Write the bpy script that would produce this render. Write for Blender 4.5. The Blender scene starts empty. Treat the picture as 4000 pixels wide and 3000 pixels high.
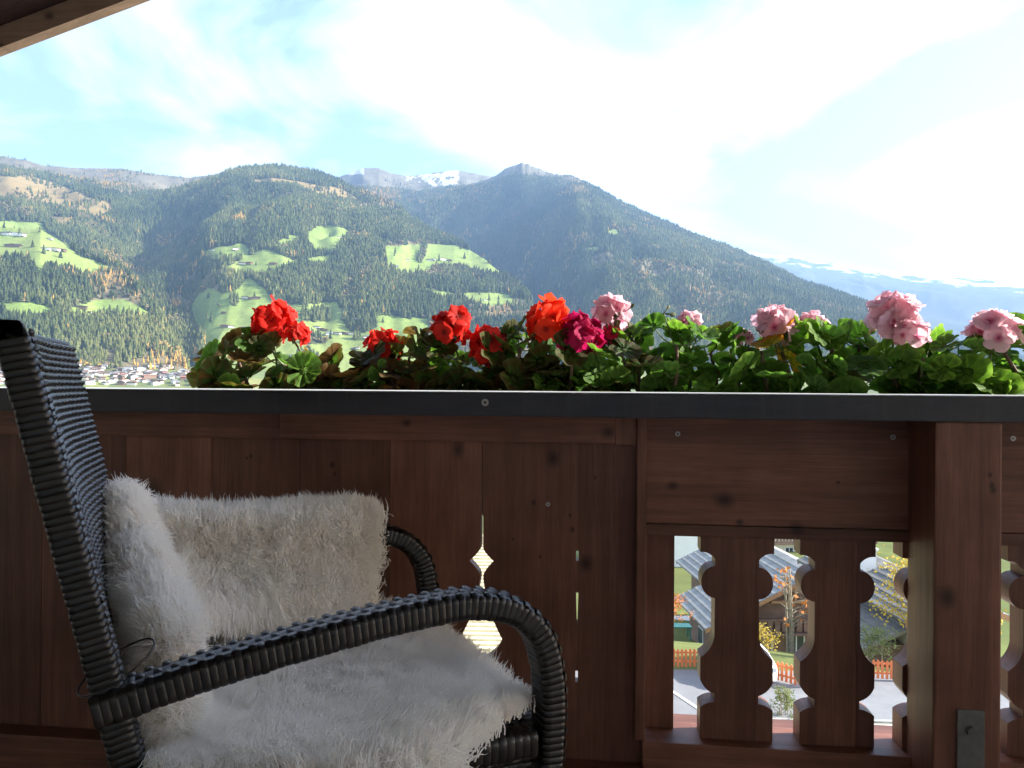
import bpy, bmesh, math, random
import numpy as np
from mathutils import Vector, Matrix

# ---------------------------------------------------------------- camera, sky, sun, exposure
S = bpy.context.scene
COL = S.collection
EYE = 0.98                        # lens height above the balcony floor (z = 0)
YAW, ROLL, FPX = math.radians(6.5), math.radians(0.4), 3000.0
cy, sy = math.cos(YAW), math.sin(YAW)
FWD, RGT0, UP0 = Vector((-sy, cy, 0)), Vector((cy, sy, 0)), Vector((0, 0, 1))
RGT = RGT0 * math.cos(ROLL) + UP0 * math.sin(ROLL)
UPV = UP0 * math.cos(ROLL) - RGT0 * math.sin(ROLL)
CAM = Vector((0, 0, EYE))
cam_d = bpy.data.cameras.new('camera')
cam_d.sensor_width, cam_d.lens = 36.0, 27.0
cam_d.clip_start, cam_d.clip_end = 0.05, 90000.0
cam = bpy.data.objects.new('camera', cam_d)
COL.objects.link(cam)
cam.matrix_world = Matrix(((RGT.x, UPV.x, -FWD.x, 0), (RGT.y, UPV.y, -FWD.y, 0), (RGT.z, UPV.z, -FWD.z, EYE), (0, 0, 0, 1)))
S.camera = cam

SUN_EL, SUN_AZ = math.radians(29), math.radians(80)      # azimuth from +Y (outwards) towards +X (along the rail)
SUNV = Vector((math.cos(SUN_EL) * math.sin(SUN_AZ), math.cos(SUN_EL) * math.cos(SUN_AZ), math.sin(SUN_EL)))
sl = bpy.data.lights.new('sun', 'SUN')
sl.energy, sl.angle, sl.color = 2.9, math.radians(0.6), (1.0, 0.95, 0.86)
sun = bpy.data.objects.new('sun', sl)
COL.objects.link(sun)
sun.rotation_euler = (-SUNV).to_track_quat('-Z', 'Y').to_euler()

W = bpy.data.worlds.new('World')
S.world = W
W.use_nodes = True
wt = W.node_tree
wt.nodes.clear()
def wn(t, **k):
    n = wt.nodes.new(t)
    for a, b in k.items():
        setattr(n, a, b)
    return n
w_out, w_bg = wn('ShaderNodeOutputWorld'), wn('ShaderNodeBackground')
w_sky = wn('ShaderNodeTexSky', sky_type='NISHITA', sun_disc=False)
w_sky.sun_elevation, w_sky.sun_rotation = SUN_EL, SUN_AZ
w_sky.altitude, w_sky.air_density, w_sky.dust_density, w_sky.ozone_density = 700, 1.0, 1.2, 1.0
w_bg.inputs['Strength'].default_value = 0.05
# thin high cloud: stretched noise on the sky direction, thicker banks over the peak and low on the right
w_tc, w_map = wn('ShaderNodeTexCoord'), wn('ShaderNodeMapping')
w_map.inputs['Scale'].default_value = (1.0, 1.0, 2.3)
w_map.inputs['Rotation'].default_value = (0.0, 0.30, 0.5)
w_map.inputs['Location'].default_value = (0.9, 0.35, 0.1)
w_n1 = wn('ShaderNodeTexNoise')
w_n1.inputs['Scale'].default_value, w_n1.inputs['Detail'].default_value, w_n1.inputs['Roughness'].default_value = 2.2, 8.0, 0.55
w_n1.inputs['Distortion'].default_value = 0.9
wt.links.new(w_tc.outputs['Generated'], w_map.inputs['Vector'])
wt.links.new(w_map.outputs[0], w_n1.inputs['Vector'])
def w_math(op, a, b):
    n = wn('ShaderNodeMath', operation=op)
    for k, v in enumerate((a, b)):
        if hasattr(v, 'is_linked'):
            wt.links.new(v, n.inputs[k])
        else:
            n.inputs[k].default_value = v
    return n.outputs[0]
w_fac = w_n1.outputs['Fac']
for (bx, by, rad, amt) in ((2250, 760, 0.30, 0.12), (4000, 960, 0.22, 0.14), (500, 700, 0.4, -0.06), (3450, 500, 0.34, -0.09)):
    dv = (FWD + RGT * ((bx - 2000) / FPX) - UPV * ((by - 1500) / FPX)).normalized()
    ds = wn('ShaderNodeVectorMath', operation='DISTANCE')
    ds.inputs[1].default_value = dv
    wt.links.new(w_tc.outputs['Generated'], ds.inputs[0])
    mr = wn('ShaderNodeMapRange', interpolation_type='SMOOTHSTEP')
    mr.inputs['From Min'].default_value, mr.inputs['From Max'].default_value = rad, 0.0
    mr.inputs['To Min'].default_value, mr.inputs['To Max'].default_value = 0.0, amt
    wt.links.new(ds.outputs['Value'], mr.inputs['Value'])
    w_fac = w_math('ADD', w_fac, mr.outputs[0])
w_r = wn('ShaderNodeValToRGB')
w_e = w_r.color_ramp.elements.new(0.66)
w_e.color = (0.06, 0.06, 0.06, 1)
w_r.color_ramp.elements[0].position, w_r.color_ramp.elements[2].position = 0.43, 0.86
w_r.color_ramp.elements[0].color, w_r.color_ramp.elements[2].color = (0.003, 0.003, 0.003, 1), (1, 1, 1, 1)
w_mix = wn('ShaderNodeMix', data_type='RGBA')
w_mix.inputs[7].default_value = (76.0, 76.8, 77.4, 1)
wt.links.new(w_fac, w_r.inputs[0])
wt.links.new(w_r.outputs[0], w_mix.inputs[0])
wt.links.new(w_sky.outputs[0], w_mix.inputs[6])
wt.links.new(w_mix.outputs[2], w_bg.inputs['Color'])
wt.links.new(w_bg.outputs[0], w_out.inputs[0])

S.view_settings.view_transform, S.view_settings.look = 'Standard', 'None'
S.view_settings.exposure, S.view_settings.gamma = 2.88, 1.0
S.view_settings.use_curve_mapping = False
S.cycles.use_denoising = True
S.cycles.max_bounces, S.cycles.diffuse_bounces, S.cycles.glossy_bounces = 12, 8, 3
S.cycles.transmission_bounces, S.cycles.volume_bounces, S.cycles.transparent_max_bounces = 6, 0, 8
S.cycles.sample_clamp_indirect = 6.0

# ---------------------------------------------------------------- helpers
RNG = random.Random(7)
NPR = np.random.default_rng(11)

def ray(px, py):                  # photo pixel (4000 x 3000) to a direction whose depth component is 1
    return FWD + RGT * ((px - 2000) / FPX) - UPV * ((py - 1500) / FPX)
def at_depth(px, py, d):
    return CAM + ray(px, py) * d
def at_y(px, py, Y):              # where the sight line meets the upright plane y = Y
    r = ray(px, py)
    return CAM + r * (Y / r.y)
def at_z(px, py, z):
    r = ray(px, py)
    return CAM + r * ((z - EYE) / r.z)
def ld(lat, dep, z=0.0):          # lateral / depth of the view to world x, y
    return Vector((cy * lat - sy * dep, sy * lat + cy * dep, z))

def tag(o, label=None, cat=None, group=None, kind=None):
    for k, v in (('label', label), ('category', cat), ('group', group), ('kind', kind)):
        if v:
            o[k] = v
    return o
def empty(name, loc=(0, 0, 0), rz=0.0, parent=None):
    o = bpy.data.objects.new(name, None)
    COL.objects.link(o)
    o.location, o.rotation_euler = loc, (0, 0, rz)
    o.empty_display_size = 0.1
    if parent:
        o.parent = parent
    return o
def link(name, me, m=None, parent=None, smooth=False):
    o = bpy.data.objects.new(name, me)
    COL.objects.link(o)
    if m is not None and not me.materials:
        me.materials.append(m)
    if parent is not None:
        o.parent = parent
    if smooth:
        me.polygons.foreach_set('use_smooth', [True] * len(me.polygons))
    return o
def mesh(name, v, f):
    me = bpy.data.meshes.new(name)
    me.from_pydata([tuple(p) for p in v], [], f)
    me.update()
    return me
def obj(name, v, f, m, parent=None, smooth=False):
    return link(name, mesh(name, v, f), m, parent, smooth)
def bm_obj(name, bm, m, parent=None, smooth=False):
    me = bpy.data.meshes.new(name)
    bm.normal_update()
    bm.to_mesh(me)
    bm.free()
    return link(name, me, m, parent, smooth)
def grid_faces(n, k, closed_k=False, off=0):
    out = []
    for i in range(n - 1):
        for j in range(k if closed_k else k - 1):
            a, b = i * k + j, i * k + (j + 1) % k
            out.append((off + a, off + b, off + b + k, off + a + k))
    return out
class MB:                         # collects verts / faces for one mesh
    def __init__(self):
        self.v, self.f = [], []
    def add(self, v, f):
        o = len(self.v)
        self.v += [tuple(p) for p in v]
        self.f += [tuple(i + o for i in q) for q in f]
    def box(self, x0, x1, y0, y1, z0, z1):
        self.add([(x0, y0, z0), (x1, y0, z0), (x1, y1, z0), (x0, y1, z0), (x0, y0, z1), (x1, y0, z1), (x1, y1, z1), (x0, y1, z1)],
                 [(3, 2, 1, 0), (4, 5, 6, 7), (0, 1, 5, 4), (1, 2, 6, 5), (2, 3, 7, 6), (3, 0, 4, 7)])
    def tube(self, pts, rad, n=6, cap=True):
        pts = [Vector(p) for p in pts]
        rings = []
        up = None
        for i, p in enumerate(pts):
            t = (pts[min(i + 1, len(pts) - 1)] - pts[max(i - 1, 0)]).normalized()
            if up is None:
                up = t.orthogonal().normalized()
            up = (up - t * up.dot(t)).normalized()
            s = t.cross(up)
            r = rad[i] if isinstance(rad, (list, tuple)) else rad
            rings += [p + (up * math.cos(2 * math.pi * j / n) + s * math.sin(2 * math.pi * j / n)) * r for j in range(n)]
        f = grid_faces(len(pts), n, True)
        if cap:
            f += [tuple(reversed(range(n))), tuple(range((len(pts) - 1) * n, len(pts) * n))]
        self.add(rings, f)
    def build(self, name, m, parent=None, smooth=False):
        return obj(name, self.v, self.f, m, parent, smooth)
def bevel_box(name, x0, x1, y0, y1, z0, z1, m, parent=None, b=0.004, seg=2):
    bm = bmesh.new()
    bmesh.ops.create_cube(bm, size=1)
    for v in bm.verts:
        v.co = ((x0 + x1) / 2 + v.co.x * (x1 - x0), (y0 + y1) / 2 + v.co.y * (y1 - y0), (z0 + z1) / 2 + v.co.z * (z1 - z0))
    bmesh.ops.bevel(bm, geom=bm.edges[:], offset=b, segments=seg, affect='EDGES', profile=0.7)
    return bm_obj(name, bm, m, parent)
def catmull(P, n):
    P = [Vector(p) for p in P]
    P = [P[0] * 2 - P[1]] + P + [P[-1] * 2 - P[-2]]
    out = []
    for i in range(1, len(P) - 2):
        for k in range(n):
            t = k / n
            a, b, c, d = P[i - 1], P[i], P[i + 1], P[i + 2]
            out.append(0.5 * ((2 * b) + (c - a) * t + (2 * a - 5 * b + 4 * c - d) * t * t + (3 * b - a - 3 * c + d) * t ** 3))
    out.append(P[-2])
    return out
def copy_tree(o, parent=None):
    c = o.copy()
    COL.objects.link(c)
    c.parent = parent
    for ch in o.children:
        copy_tree(ch, c)
    return c

# value noise on numpy arrays
def _hash(ix, iy, s):
    h = (ix.astype(np.int64) * 374761393 + iy.astype(np.int64) * 668265263 + s * 144269504) & 0x7fffffff
    h = ((h ^ (h >> 13)) * 1274126177) & 0x7fffffff
    return ((h ^ (h >> 16)) & 0xffff) / 65535.0
def vnoise(x, y, s=0):
    ix, iy = np.floor(x), np.floor(y)
    fx, fy = x - ix, y - iy
    fx, fy = fx * fx * (3 - 2 * fx), fy * fy * (3 - 2 * fy)
    a, b = _hash(ix, iy, s), _hash(ix + 1, iy, s)
    c, d = _hash(ix, iy + 1, s), _hash(ix + 1, iy + 1, s)
    return (a * (1 - fx) + b * fx) * (1 - fy) + (c * (1 - fx) + d * fx) * fy
def fbm(x, y, o=4, s=0):
    r, a, t = 0.0, 1.0, 0.0
    for k in range(o):
        r, t = r + a * vnoise(x * 2 ** k, y * 2 ** k, s + k), t + a
        a *= 0.5
    return r / t

# ---------------------------------------------------------------- node materials
class Mat:
    def __init__(self, name):
        self.m = bpy.data.materials.new(name)
        self.m.use_nodes = True
        self.t = self.m.node_tree
        self.p = self.t.nodes['Principled BSDF']
        self.out = self.t.nodes['Material Output']
    def n(self, typ, **k):
        nd = self.t.nodes.new(typ)
        for a, b in k.items():
            if a.startswith('i_'):
                nd.inputs[a[2:].replace('_', ' ')].default_value = b
            else:
                setattr(nd, a, b)
        return nd
    def l(self, a, b):
        self.t.links.new(a, b)
    def coord(self, which='Object', scale=(1, 1, 1), rot=(0, 0, 0), loc=(0, 0, 0)):
        tc, mp = self.n('ShaderNodeTexCoord'), self.n('ShaderNodeMapping')
        mp.inputs['Scale'].default_value, mp.inputs['Rotation'].default_value, mp.inputs['Location'].default_value = scale, rot, loc
        self.l(tc.outputs[which], mp.inputs['Vector'])
        return mp.outputs[0]
    def noise(self, vec, scale, detail=4, rough=0.55, dist=0.0):
        nd = self.n('ShaderNodeTexNoise')
        nd.inputs['Scale'].default_value, nd.inputs['Detail'].default_value = scale, detail
        nd.inputs['Roughness'].default_value, nd.inputs['Distortion'].default_value = rough, dist
        if vec is not None:
            self.l(vec, nd.inputs['Vector'])
        return nd.outputs['Fac']
    def ramp(self, fac, stops):
        nd = self.n('ShaderNodeValToRGB')
        e = nd.color_ramp.elements
        while len(e) < len(stops):
            e.new(0.5)
        for q, (p, c) in zip(e, stops):
            q.position, q.color = p, (c if len(c) == 4 else tuple(c) + (1,))
        self.l(fac, nd.inputs[0])
        return nd.outputs[0]
    def mix(self, fac, a, b, blend='MIX'):
        nd = self.n('ShaderNodeMix', data_type='RGBA', blend_type=blend)
        for s, v in ((0, fac), (6, a), (7, b)):
            if hasattr(v, 'is_linked'):
                self.l(v, nd.inputs[s])
            else:
                nd.inputs[s].default_value = v if s == 0 or len(v) == 4 else tuple(v) + (1,)
        return nd.outputs[2]
    def math(self, op, a, b=0.0, c=0.0, clamp=False):
        nd = self.n('ShaderNodeMath', operation=op, use_clamp=clamp)
        for s, v in enumerate((a, b, c)):
            if hasattr(v, 'is_linked'):
                self.l(v, nd.inputs[s])
            else:
                nd.inputs[s].default_value = v
        return nd.outputs[0]
    def bump(self, h, strength=0.3, dist=0.01):
        nd = self.n('ShaderNodeBump')
        nd.inputs['Strength'].default_value, nd.inputs['Distance'].default_value = strength, dist
        self.l(h, nd.inputs['Height'])
        self.l(nd.outputs[0], self.p.inputs['Normal'])
        return nd.outputs[0]
    def base(self, c):
        if hasattr(c, 'is_linked'):
            self.l(c, self.p.inputs['Base Color'])
        else:
            self.p.inputs['Base Color'].default_value = tuple(c) + (1,)
    def set(self, **k):
        for a, b in k.items():
            self.p.inputs[a.replace('_', ' ')].default_value = b
        return self
def plain(name, c, rough=0.6, var=0.15, scale=6.0, metal=0.0, bump=0.0, spec=0.5):
    q = Mat(name)
    f = q.noise(q.coord(), scale, 5)
    lo, hi = tuple(x * (1 - var) for x in c), tuple(min(1, x * (1 + var)) for x in c)
    q.base(q.ramp(f, [(0.3, lo), (0.7, hi)]))
    q.set(Roughness=rough, Metallic=metal)
    q.p.inputs['Specular IOR Level'].default_value = spec
    if bump:
        q.bump(f, bump, 0.01)
    return q.m

# ---------------------------------------------------------------- the land: polar height field seen from the balcony, metres
def th_m(pts):                    # crest traced as (px, py, distance): azimuth, slope, distance
    T, M, R = [], [], []
    for px, py, r in pts:
        d = ray(px, py)
        lat, dep = d.dot(RGT0), d.dot(FWD)
        h = math.hypot(lat, dep)
        T.append(math.atan2(lat, dep)); M.append(d.z / h); R.append(r * 1000.0)
    return np.array(T), np.array(M), np.array(R)
LAYERS = {
 'left_hill': ([(-900, 800, 3.6), (-400, 850, 3.6), (0, 886, 3.5), (158, 893, 3.4), (253, 953, 3.3), (380, 1016, 3.2), (475, 1042, 3.1), (544, 1107, 2.95),
                (589, 1170, 2.85), (633, 1240, 2.7), (728, 1420, 2.5), (780, 1495, 2.4), (900, 1600, 2.35), (4900, 1640, 2.3)], 2330, 1.0),
 'middle_hill': ([(-900, 900, 4.9), (0, 905, 4.9), (200, 872, 5.0), (433, 806, 5.1), (560, 778, 5.1), (633, 754, 5.1), (823, 700, 5.1), (900, 668, 5.1), (1000, 655, 5.1),
                  (1108, 652, 5.1), (1250, 678, 5.05), (1395, 738, 4.9), (1480, 770, 4.8), (1572, 810, 4.6), (1604, 852, 4.5), (1680, 902, 4.3), (1775, 934, 4.1), (1838, 978, 3.9),
                  (1901, 1016, 3.7), (1965, 1073, 3.5), (2028, 1113, 3.3), (2072, 1164, 3.1), (2110, 1260, 2.9), (2150, 1420, 2.6), (2250, 1600, 2.4), (4900, 1640, 2.3)], [(-900, 3900), (480, 3900), (560, 3600), (640, 3150), (720, 2750), (800, 2480), (900, 2370), (1050, 2330), (4900, 2330)], 0.95),
 'back_left': ([(-900, 560, 6.6), (-300, 590, 6.6), (0, 608, 6.6), (100, 625, 6.6), (180, 648, 6.6), (320, 657, 6.6), (470, 657, 6.6), (600, 679, 6.5), (740, 695, 6.5), (830, 681, 6.5),
                (1000, 700, 6.5), (1300, 800, 6.5), (1700, 1000, 6.4), (2000, 1500, 6.0), (4900, 1600, 6)], 2500, 1.0),
 'snow_ridge': ([(-900, 900, 7.6), (1000, 760, 7.6), (1200, 722, 7.6), (1330, 688, 7.6), (1372, 672, 7.6), (1420, 655, 7.6), (1480, 656, 7.6), (1530, 676, 7.6), (1590, 687, 7.6), (1640, 684, 7.6), (1700, 673, 7.6),
                 (1775, 663, 7.6), (1850, 676, 7.6), (1930, 690, 7.6), (2050, 750, 7.6), (2300, 1000, 7.4), (4900, 1600, 7)], 3500, 1.1),
 'peak': ([(-900, 1500, 5.0), (900, 1400, 5.2), (1450, 1000, 5.9), (1570, 850, 6.0), (1700, 770, 6.1), (1800, 735, 6.2), (1926, 690, 6.2), (1960, 668, 6.2), (1985, 652, 6.2), (2012, 643, 6.2), (2040, 634, 6.2), (2065, 641, 6.2), (2095, 655, 6.2), (2120, 664, 6.2), (2170, 679, 6.1), (2240, 683, 6.0),
           (2290, 708, 5.9), (2340, 742, 5.9), (2420, 790, 5.8), (2500, 828, 5.7), (2640, 888, 5.5), (2760, 932, 5.3), (2850, 970, 5.2), (3000, 1037, 4.9), (3130, 1105, 4.6), (3300, 1160, 4.3),
           (3380, 1190, 4.1), (3500, 1250, 3.8), (3700, 1330, 3.5), (3900, 1440, 3.0), (4100, 1560, 2.6), (4900, 1640, 2.4)], [(-900, 4800), (1750, 4800), (1950, 4400), (2080, 3700), (2200, 3000), (2380, 2450), (4900, 2400)], 0.95),
 'far_range': ([(-900, 1200, 15), (2300, 1000, 15), (2850, 974, 15), (2930, 984, 15), (3010, 992, 15), (3100, 1000, 15), (3180, 1022, 15), (3300, 1032, 14.5), (3400, 1048, 14.5), (3480, 1056, 14.5), (3600, 1064, 14.5), (3720, 1082, 14), (3850, 1092, 14), (4000, 1110, 13.5), (4300, 1140, 13),
                (4900, 1240, 12)], 7000, 1.0),
}
def foot(v):                     # distance at which a slope starts, constant or traced along the photo
    if not isinstance(v, list):
        return np.array([-3.0, 3.0]), np.array([v, v], float)
    return np.array([math.atan2(p - 2000, FPX) for p, r in v]), np.array([r for p, r in v], float)
LAY = {k: (th_m(v[0]), foot(v[1]), v[2]) for k, v in LAYERS.items()}

def near_ground(x, y, r):         # hillside below the balcony and valley floor
    z = np.interp(r, [0, 20, 29, 38, 46, 56, 75, 120, 300, 700, 1500, 2000, 2120, 2330, 2450, 9000],
                  [-12.6, -12.6, -12.6, -12.65, -15.0, -19.6, -21.5, -24, -38, -52, -55, -34, -8, 32, 44, 46])
    return z + (fbm(x / 40.0, y / 40.0, 3, 5) - 0.5) * np.interp(r, [0, 45, 120, 600], [0.0, 0.15, 2.0, 5.0])

def height(th, r):
    x, y = np.sin(th) * r, np.cos(th) * r
    z = near_ground(x, y, r)
    lay = np.zeros(z.shape, np.int8)
    n_big = fbm(x / 900.0, y / 900.0, 5, 21) - 0.5
    n_rid = 1 - np.abs(2 * fbm(th * 15.0 + n_big * 1.6, r / 2600.0 + n_big, 3, 33) - 1)
    for i, (k, ((T, M, R), (FT, FR), pw)) in enumerate(LAY.items()):
        rb = np.interp(th + n_big * 0.10, FT, FR)
        m, rc = np.interp(th, T, M), np.interp(th, T, R)
        hc = m * rc
        zb = near_ground(x, y, rb)
        s = (r - rb) / np.maximum(rc - rb, 50.0)
        up = zb + (hc - zb) * np.clip(s, 0, 1) ** pw
        w = np.clip(s, 0, 1) * np.clip(1 - s, 0, 1) * 4
        amp = np.clip(hc, 0, 1500)
        up = up + w * amp * (0.15 * n_big + 0.085 * (n_rid - 0.72))
        crest_n = (fbm(th * 260.0, r * 0 + i, 3, 60 + i) - 0.5) * 0.0028 * rc * {'left_hill': 0.6, 'snow_ridge': 0.4, 'back_left': 0.4, 'far_range': 0.8}.get(k, 1.0)
        up = up + np.clip(s * 12 - 11, 0, 1) * crest_n
        h = np.where(s <= 1, up, hc + crest_n - (r - rc) * 0.42)
        h = np.where(s < 0, -1e4, h)
        lay = np.where(h > z, i + 1, lay)
        z = np.maximum(z, h)
    return z, lay

TH = np.concatenate([np.radians(np.linspace(-56, -35.5, 40, endpoint=False)), np.radians(np.linspace(-35.5, 35.5, 1000)),
                     np.radians(np.linspace(35.5, 56, 41))[1:]])
RR = np.concatenate([np.array([0.5, 6, 12]), np.linspace(18, 70, 40), np.geomspace(72, 2150, 46), np.linspace(2170, 7700, 400), np.linspace(7850, 12000, 18, endpoint=False), np.linspace(12000, 15400, 84), np.array([15800, 16500]), np.array([19000, 26000])])
GT, GR = np.meshgrid(TH, RR, indexing='ij')
GZ, GL = height(GT, GR)

def project(th, r, z):            # where a point of the land falls in the photo (used to read the ground cover off the photo)
    lat, dep = np.sin(th) * r, np.cos(th) * r
    a, b = lat / dep, z / dep
    ca, sa = math.cos(ROLL), math.sin(ROLL)
    return 2000 + FPX * (a * ca + b * sa), 1500 - FPX * (b * ca - a * sa)
def inside(px, py, poly):
    c = np.zeros(px.shape, bool)
    n = len(poly)
    for i in range(n):
        (x0, y0), (x1, y1) = poly[i], poly[(i + 1) % n]
        if y0 != y1:
            c ^= ((y0 > py) != (y1 > py)) & (px < (x1 - x0) * (py - y0) / (y1 - y0) + x0)
    return c
MEADOW = [
 [(-300, 880), (0, 884), (158, 890), (190, 926), (253, 956), (300, 1000), (380, 1020), (410, 1032), (330, 1052), (250, 1040), (190, 1035), (150, 1055), (110, 1010), (50, 1008), (0, 1004), (-300, 1010)],
 [(-200, 1180), (0, 1185), (130, 1185), (200, 1205), (180, 1232), (100, 1236), (40, 1230), (0, 1197), (-200, 1195)],
 [(290, 1200), (320, 1190), (400, 1176), (480, 1178), (540, 1203), (590, 1236), (480, 1230), (420, 1226), (370, 1242), (280, 1226)],
 [(781, 1213), (800, 1170), (849, 1147), (899, 1163), (940, 1154), (994, 1110), (1020, 1130), (1062, 1163), (1080, 1198), (1148, 1200), (1297, 1193), (1342, 1236), (1385, 1290), (1419, 1286), (1440, 1240), (1468, 1231), (1536, 1236), (1631, 1240),
  (1640, 1290), (1670, 1340), (1670, 1500), (850, 1500), (840, 1400), (830, 1310), (800, 1270)],
 [(780, 1420), (830, 1395), (900, 1400), (900, 1480), (760, 1490), (740, 1455)],
 [(790, 987), (850, 966), (930, 952), (970, 975), (960, 1002), (900, 1007), (830, 1000)],
 [(880, 1042), (960, 1010), (1040, 982), (1100, 1002), (1165, 1020), (1120, 1042), (1060, 1062), (950, 1070), (890, 1052)],
 [(1205, 920), (1240, 890), (1310, 888), (1365, 908), (1330, 940), (1300, 972), (1230, 972), (1212, 945)],
 [(1050, 955), (1130, 922), (1185, 930), (1150, 950), (1090, 968)],
 [(1200, 1005), (1290, 995), (1310, 1010), (1260, 1035), (1210, 1030)],
 [(1509, 971), (1617, 963), (1673, 963), (1775, 969), (1870, 1004), (1962, 1072), (1870, 1058), (1794, 1037), (1705, 1034), (1648, 1052), (1579, 1052), (1534, 1031)],
 [(1660, 1140), (1690, 1128), (1781, 1145), (1850, 1138), (1984, 1148), (2003, 1176), (1901, 1185), (1838, 1160), (1743, 1166)],
 [(2370, 905), (2410, 898), (2425, 918), (2390, 925)], [(2290, 968), (2340, 965), (2330, 985), (2280, 982)],
 [(-200, 1490), (900, 1492), (900, 1540), (-200, 1540)],
]
GROVE = [[(1175, 1215), (1290, 1218), (1290, 1255), (1180, 1255)], [(1330, 1238), (1350, 1236), (1390, 1290), (1375, 1300)], [(1440, 1245), (1468, 1240), (1470, 1280), (1420, 1300)],
         [(1655, 955), (1668, 955), (1660, 1000), (1640, 1030), (1630, 1020)], [(905, 1165), (925, 1165), (930, 1190), (905, 1195)], [(1190, 1310), (1280, 1320), (1270, 1345), (1190, 1345)],
         [(1160, 1390), (1250, 1395), (1250, 1420), (1160, 1420)]]
BROWN = [[(-200, 680), (0, 690), (120, 690), (250, 728), (330, 760), (430, 790), (442, 830), (380, 852), (250, 822), (160, 780), (60, 772), (-200, 770)],
         [(970, 706), (1080, 694), (1230, 718), (1330, 738), (1410, 790), (1330, 790), (1250, 768), (1150, 726), (1000, 722)],
         [(200, 850), (280, 850), (300, 870), (240, 890), (190, 870)]]
SCRUB = [[(2260, 985), (2300, 960), (2420, 985), (2560, 1010), (2640, 1080), (2600, 1110), (2480, 1090), (2380, 1060), (2250, 1040)],
         [(640, 1090), (700, 1070), (780, 1080), (760, 1110), (660, 1130)], [(1170, 1105), (1290, 1095), (1290, 1170), (1190, 1150)],
         [(290, 1390), (420, 1360), (640, 1390), (730, 1440), (760, 1460), (300, 1450)], [(790, 1150), (830, 1090), (880, 1050), (900, 1080), (860, 1130), (800, 1170)],
         [(1790, 1090), (1900, 1090), (1910, 1120), (1800, 1140)], [(2600, 1020), (2800, 1080), (2950, 1160), (2900, 1200), (2750, 1150), (2620, 1090)], [(2100, 1180), (2300, 1150), (2500, 1190), (2450, 1260), (2150, 1240)]]
PX, PY = project(GT, GR, GZ)
gx, gy = np.sin(GT) * GR, np.cos(GT) * GR
wob = (fbm(gx / 130.0, gy / 130.0, 4, 80) - 0.5)
PXw, PYw = PX + wob * 26, PY + (fbm(gx / 150.0, gy / 150.0, 4, 90) - 0.5) * 16
# cover code: 0 forest, 1 meadow, 2 alpine grass, 3 brown pasture, 4 scrub / clearing, 5 snow, 6 far range, 7 valley field
cov = np.zeros(GT.shape, np.int8)
nf = fbm(gx / 420.0, gy / 420.0, 5, 101)
cov[(nf > 0.655)] = 4
for p in SCRUB:
    cov[inside(PXw, PYw, p) & (fbm(gx / 90.0, gy / 90.0, 3, 7) > 0.42)] = 4
for p in BROWN:
    cov[inside(PXw, PYw, p)] = 3
for p in MEADOW:
    mx_, my_ = sum(a_ for a_, b_ in p) / len(p), sum(b_ for a_, b_ in p) / len(p)
    p = [(mx_ + (a_ - mx_) * 1.09, my_ + (b_ - my_) * 1.22 + 2) for a_, b_ in p]
    cov[inside(PXw, PYw, p) & (GR > 2000)] = 1
for p in GROVE:
    cov[inside(PX, PY, p)] = 0
treeline = np.where(GL == 3, np.interp(PX, [0, 250, 480, 640, 800], [640, 685, 712, 742, 735]),
           np.where(GL == 4, np.interp(PX, [1200, 1400, 1560, 1640, 1800, 1950], [735, 722, 735, 745, 720, 715]),
           np.where(GL == 5, np.interp(PX, [1900, 1990, 2040, 2200, 2300, 2400], [715, 685, 680, 696, 712, 600]), 0.0)))
cov[(PYw < treeline) & (GL > 0)] = 2
snow = np.interp(PX, [1560, 1620, 1700, 1780, 1800], [688, 712, 726, 722, 690])
cov[(GL == 4) & (PX > 1585) & (PX < 1792) & (PY < snow + wob * 30) & (fbm(gx / 45.0, gy / 140.0, 4, 140) > np.interp(PX, [1585, 1660, 1780], [0.58, 0.48, 0.36]))] = 5
cov[(GL == 4) & (PX > 1340) & (PX < 1420) & (PYw < 683)] = 5
far = GL == 6
cov[far] = 6
fs = np.interp(PX, [2800, 2950, 3100, 3300, 3500, 3700, 3900, 4200], [1000, 1012, 1030, 1058, 1085, 1108, 1130, 1150])
cov[far & (PY + wob * 60 < fs) & (fbm(gx / 420.0, gy / 260.0, 5, 170) > np.interp(PY - fs, [-40, 0, 12], [0.30, 0.44, 0.64]))] = 5
cov[GL == 0] = np.where(GR[GL == 0] > 75, 7, 1)
cov[(GL == 0) & (GR < 34)] = 3
hue = fbm(gx / 60.0, gy / 60.0, 4, 200)[..., None]
hue2 = fbm(gx / 340.0, gy / 340.0, 4, 210)[..., None]
def two(a, b):
    return np.array(a) * (1 - hue) + np.array(b) * hue
CV = np.zeros(GT.shape + (3,))
def put(code, c):
    k = cov == code
    CV[k] = c[k]
put(0, two((0.045, 0.058, 0.022), (0.080, 0.085, 0.035)))
put(1, two((0.125, 0.205, 0.035), (0.205, 0.270, 0.065)) * (1 - hue2 * 0.5) + np.array((0.26, 0.25, 0.09)) * hue2 * 0.5)
put(2, two((0.075, 0.070, 0.045), (0.205, 0.180, 0.130)) * (1.25 - .5 * hue2))
put(3, two((0.185, 0.140, 0.055), (0.270, 0.190, 0.080)))
put(4, two((0.105, 0.088, 0.048), (0.200, 0.160, 0.090)))
put(5, two((0.52, 0.55, 0.60), (0.74, 0.76, 0.80)))
k5 = (cov == 5) & (GL != 6)
CV[k5] = (two((0.30, 0.31, 0.31), (0.62, 0.64, 0.66)))[k5]
put(6, two((0.035, 0.045, 0.035), (0.100, 0.098, 0.062)) * (.7 + .6 * hue2))
put(7, two((0.130, 0.165, 0.050), (0.190, 0.205, 0.080)))
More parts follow.
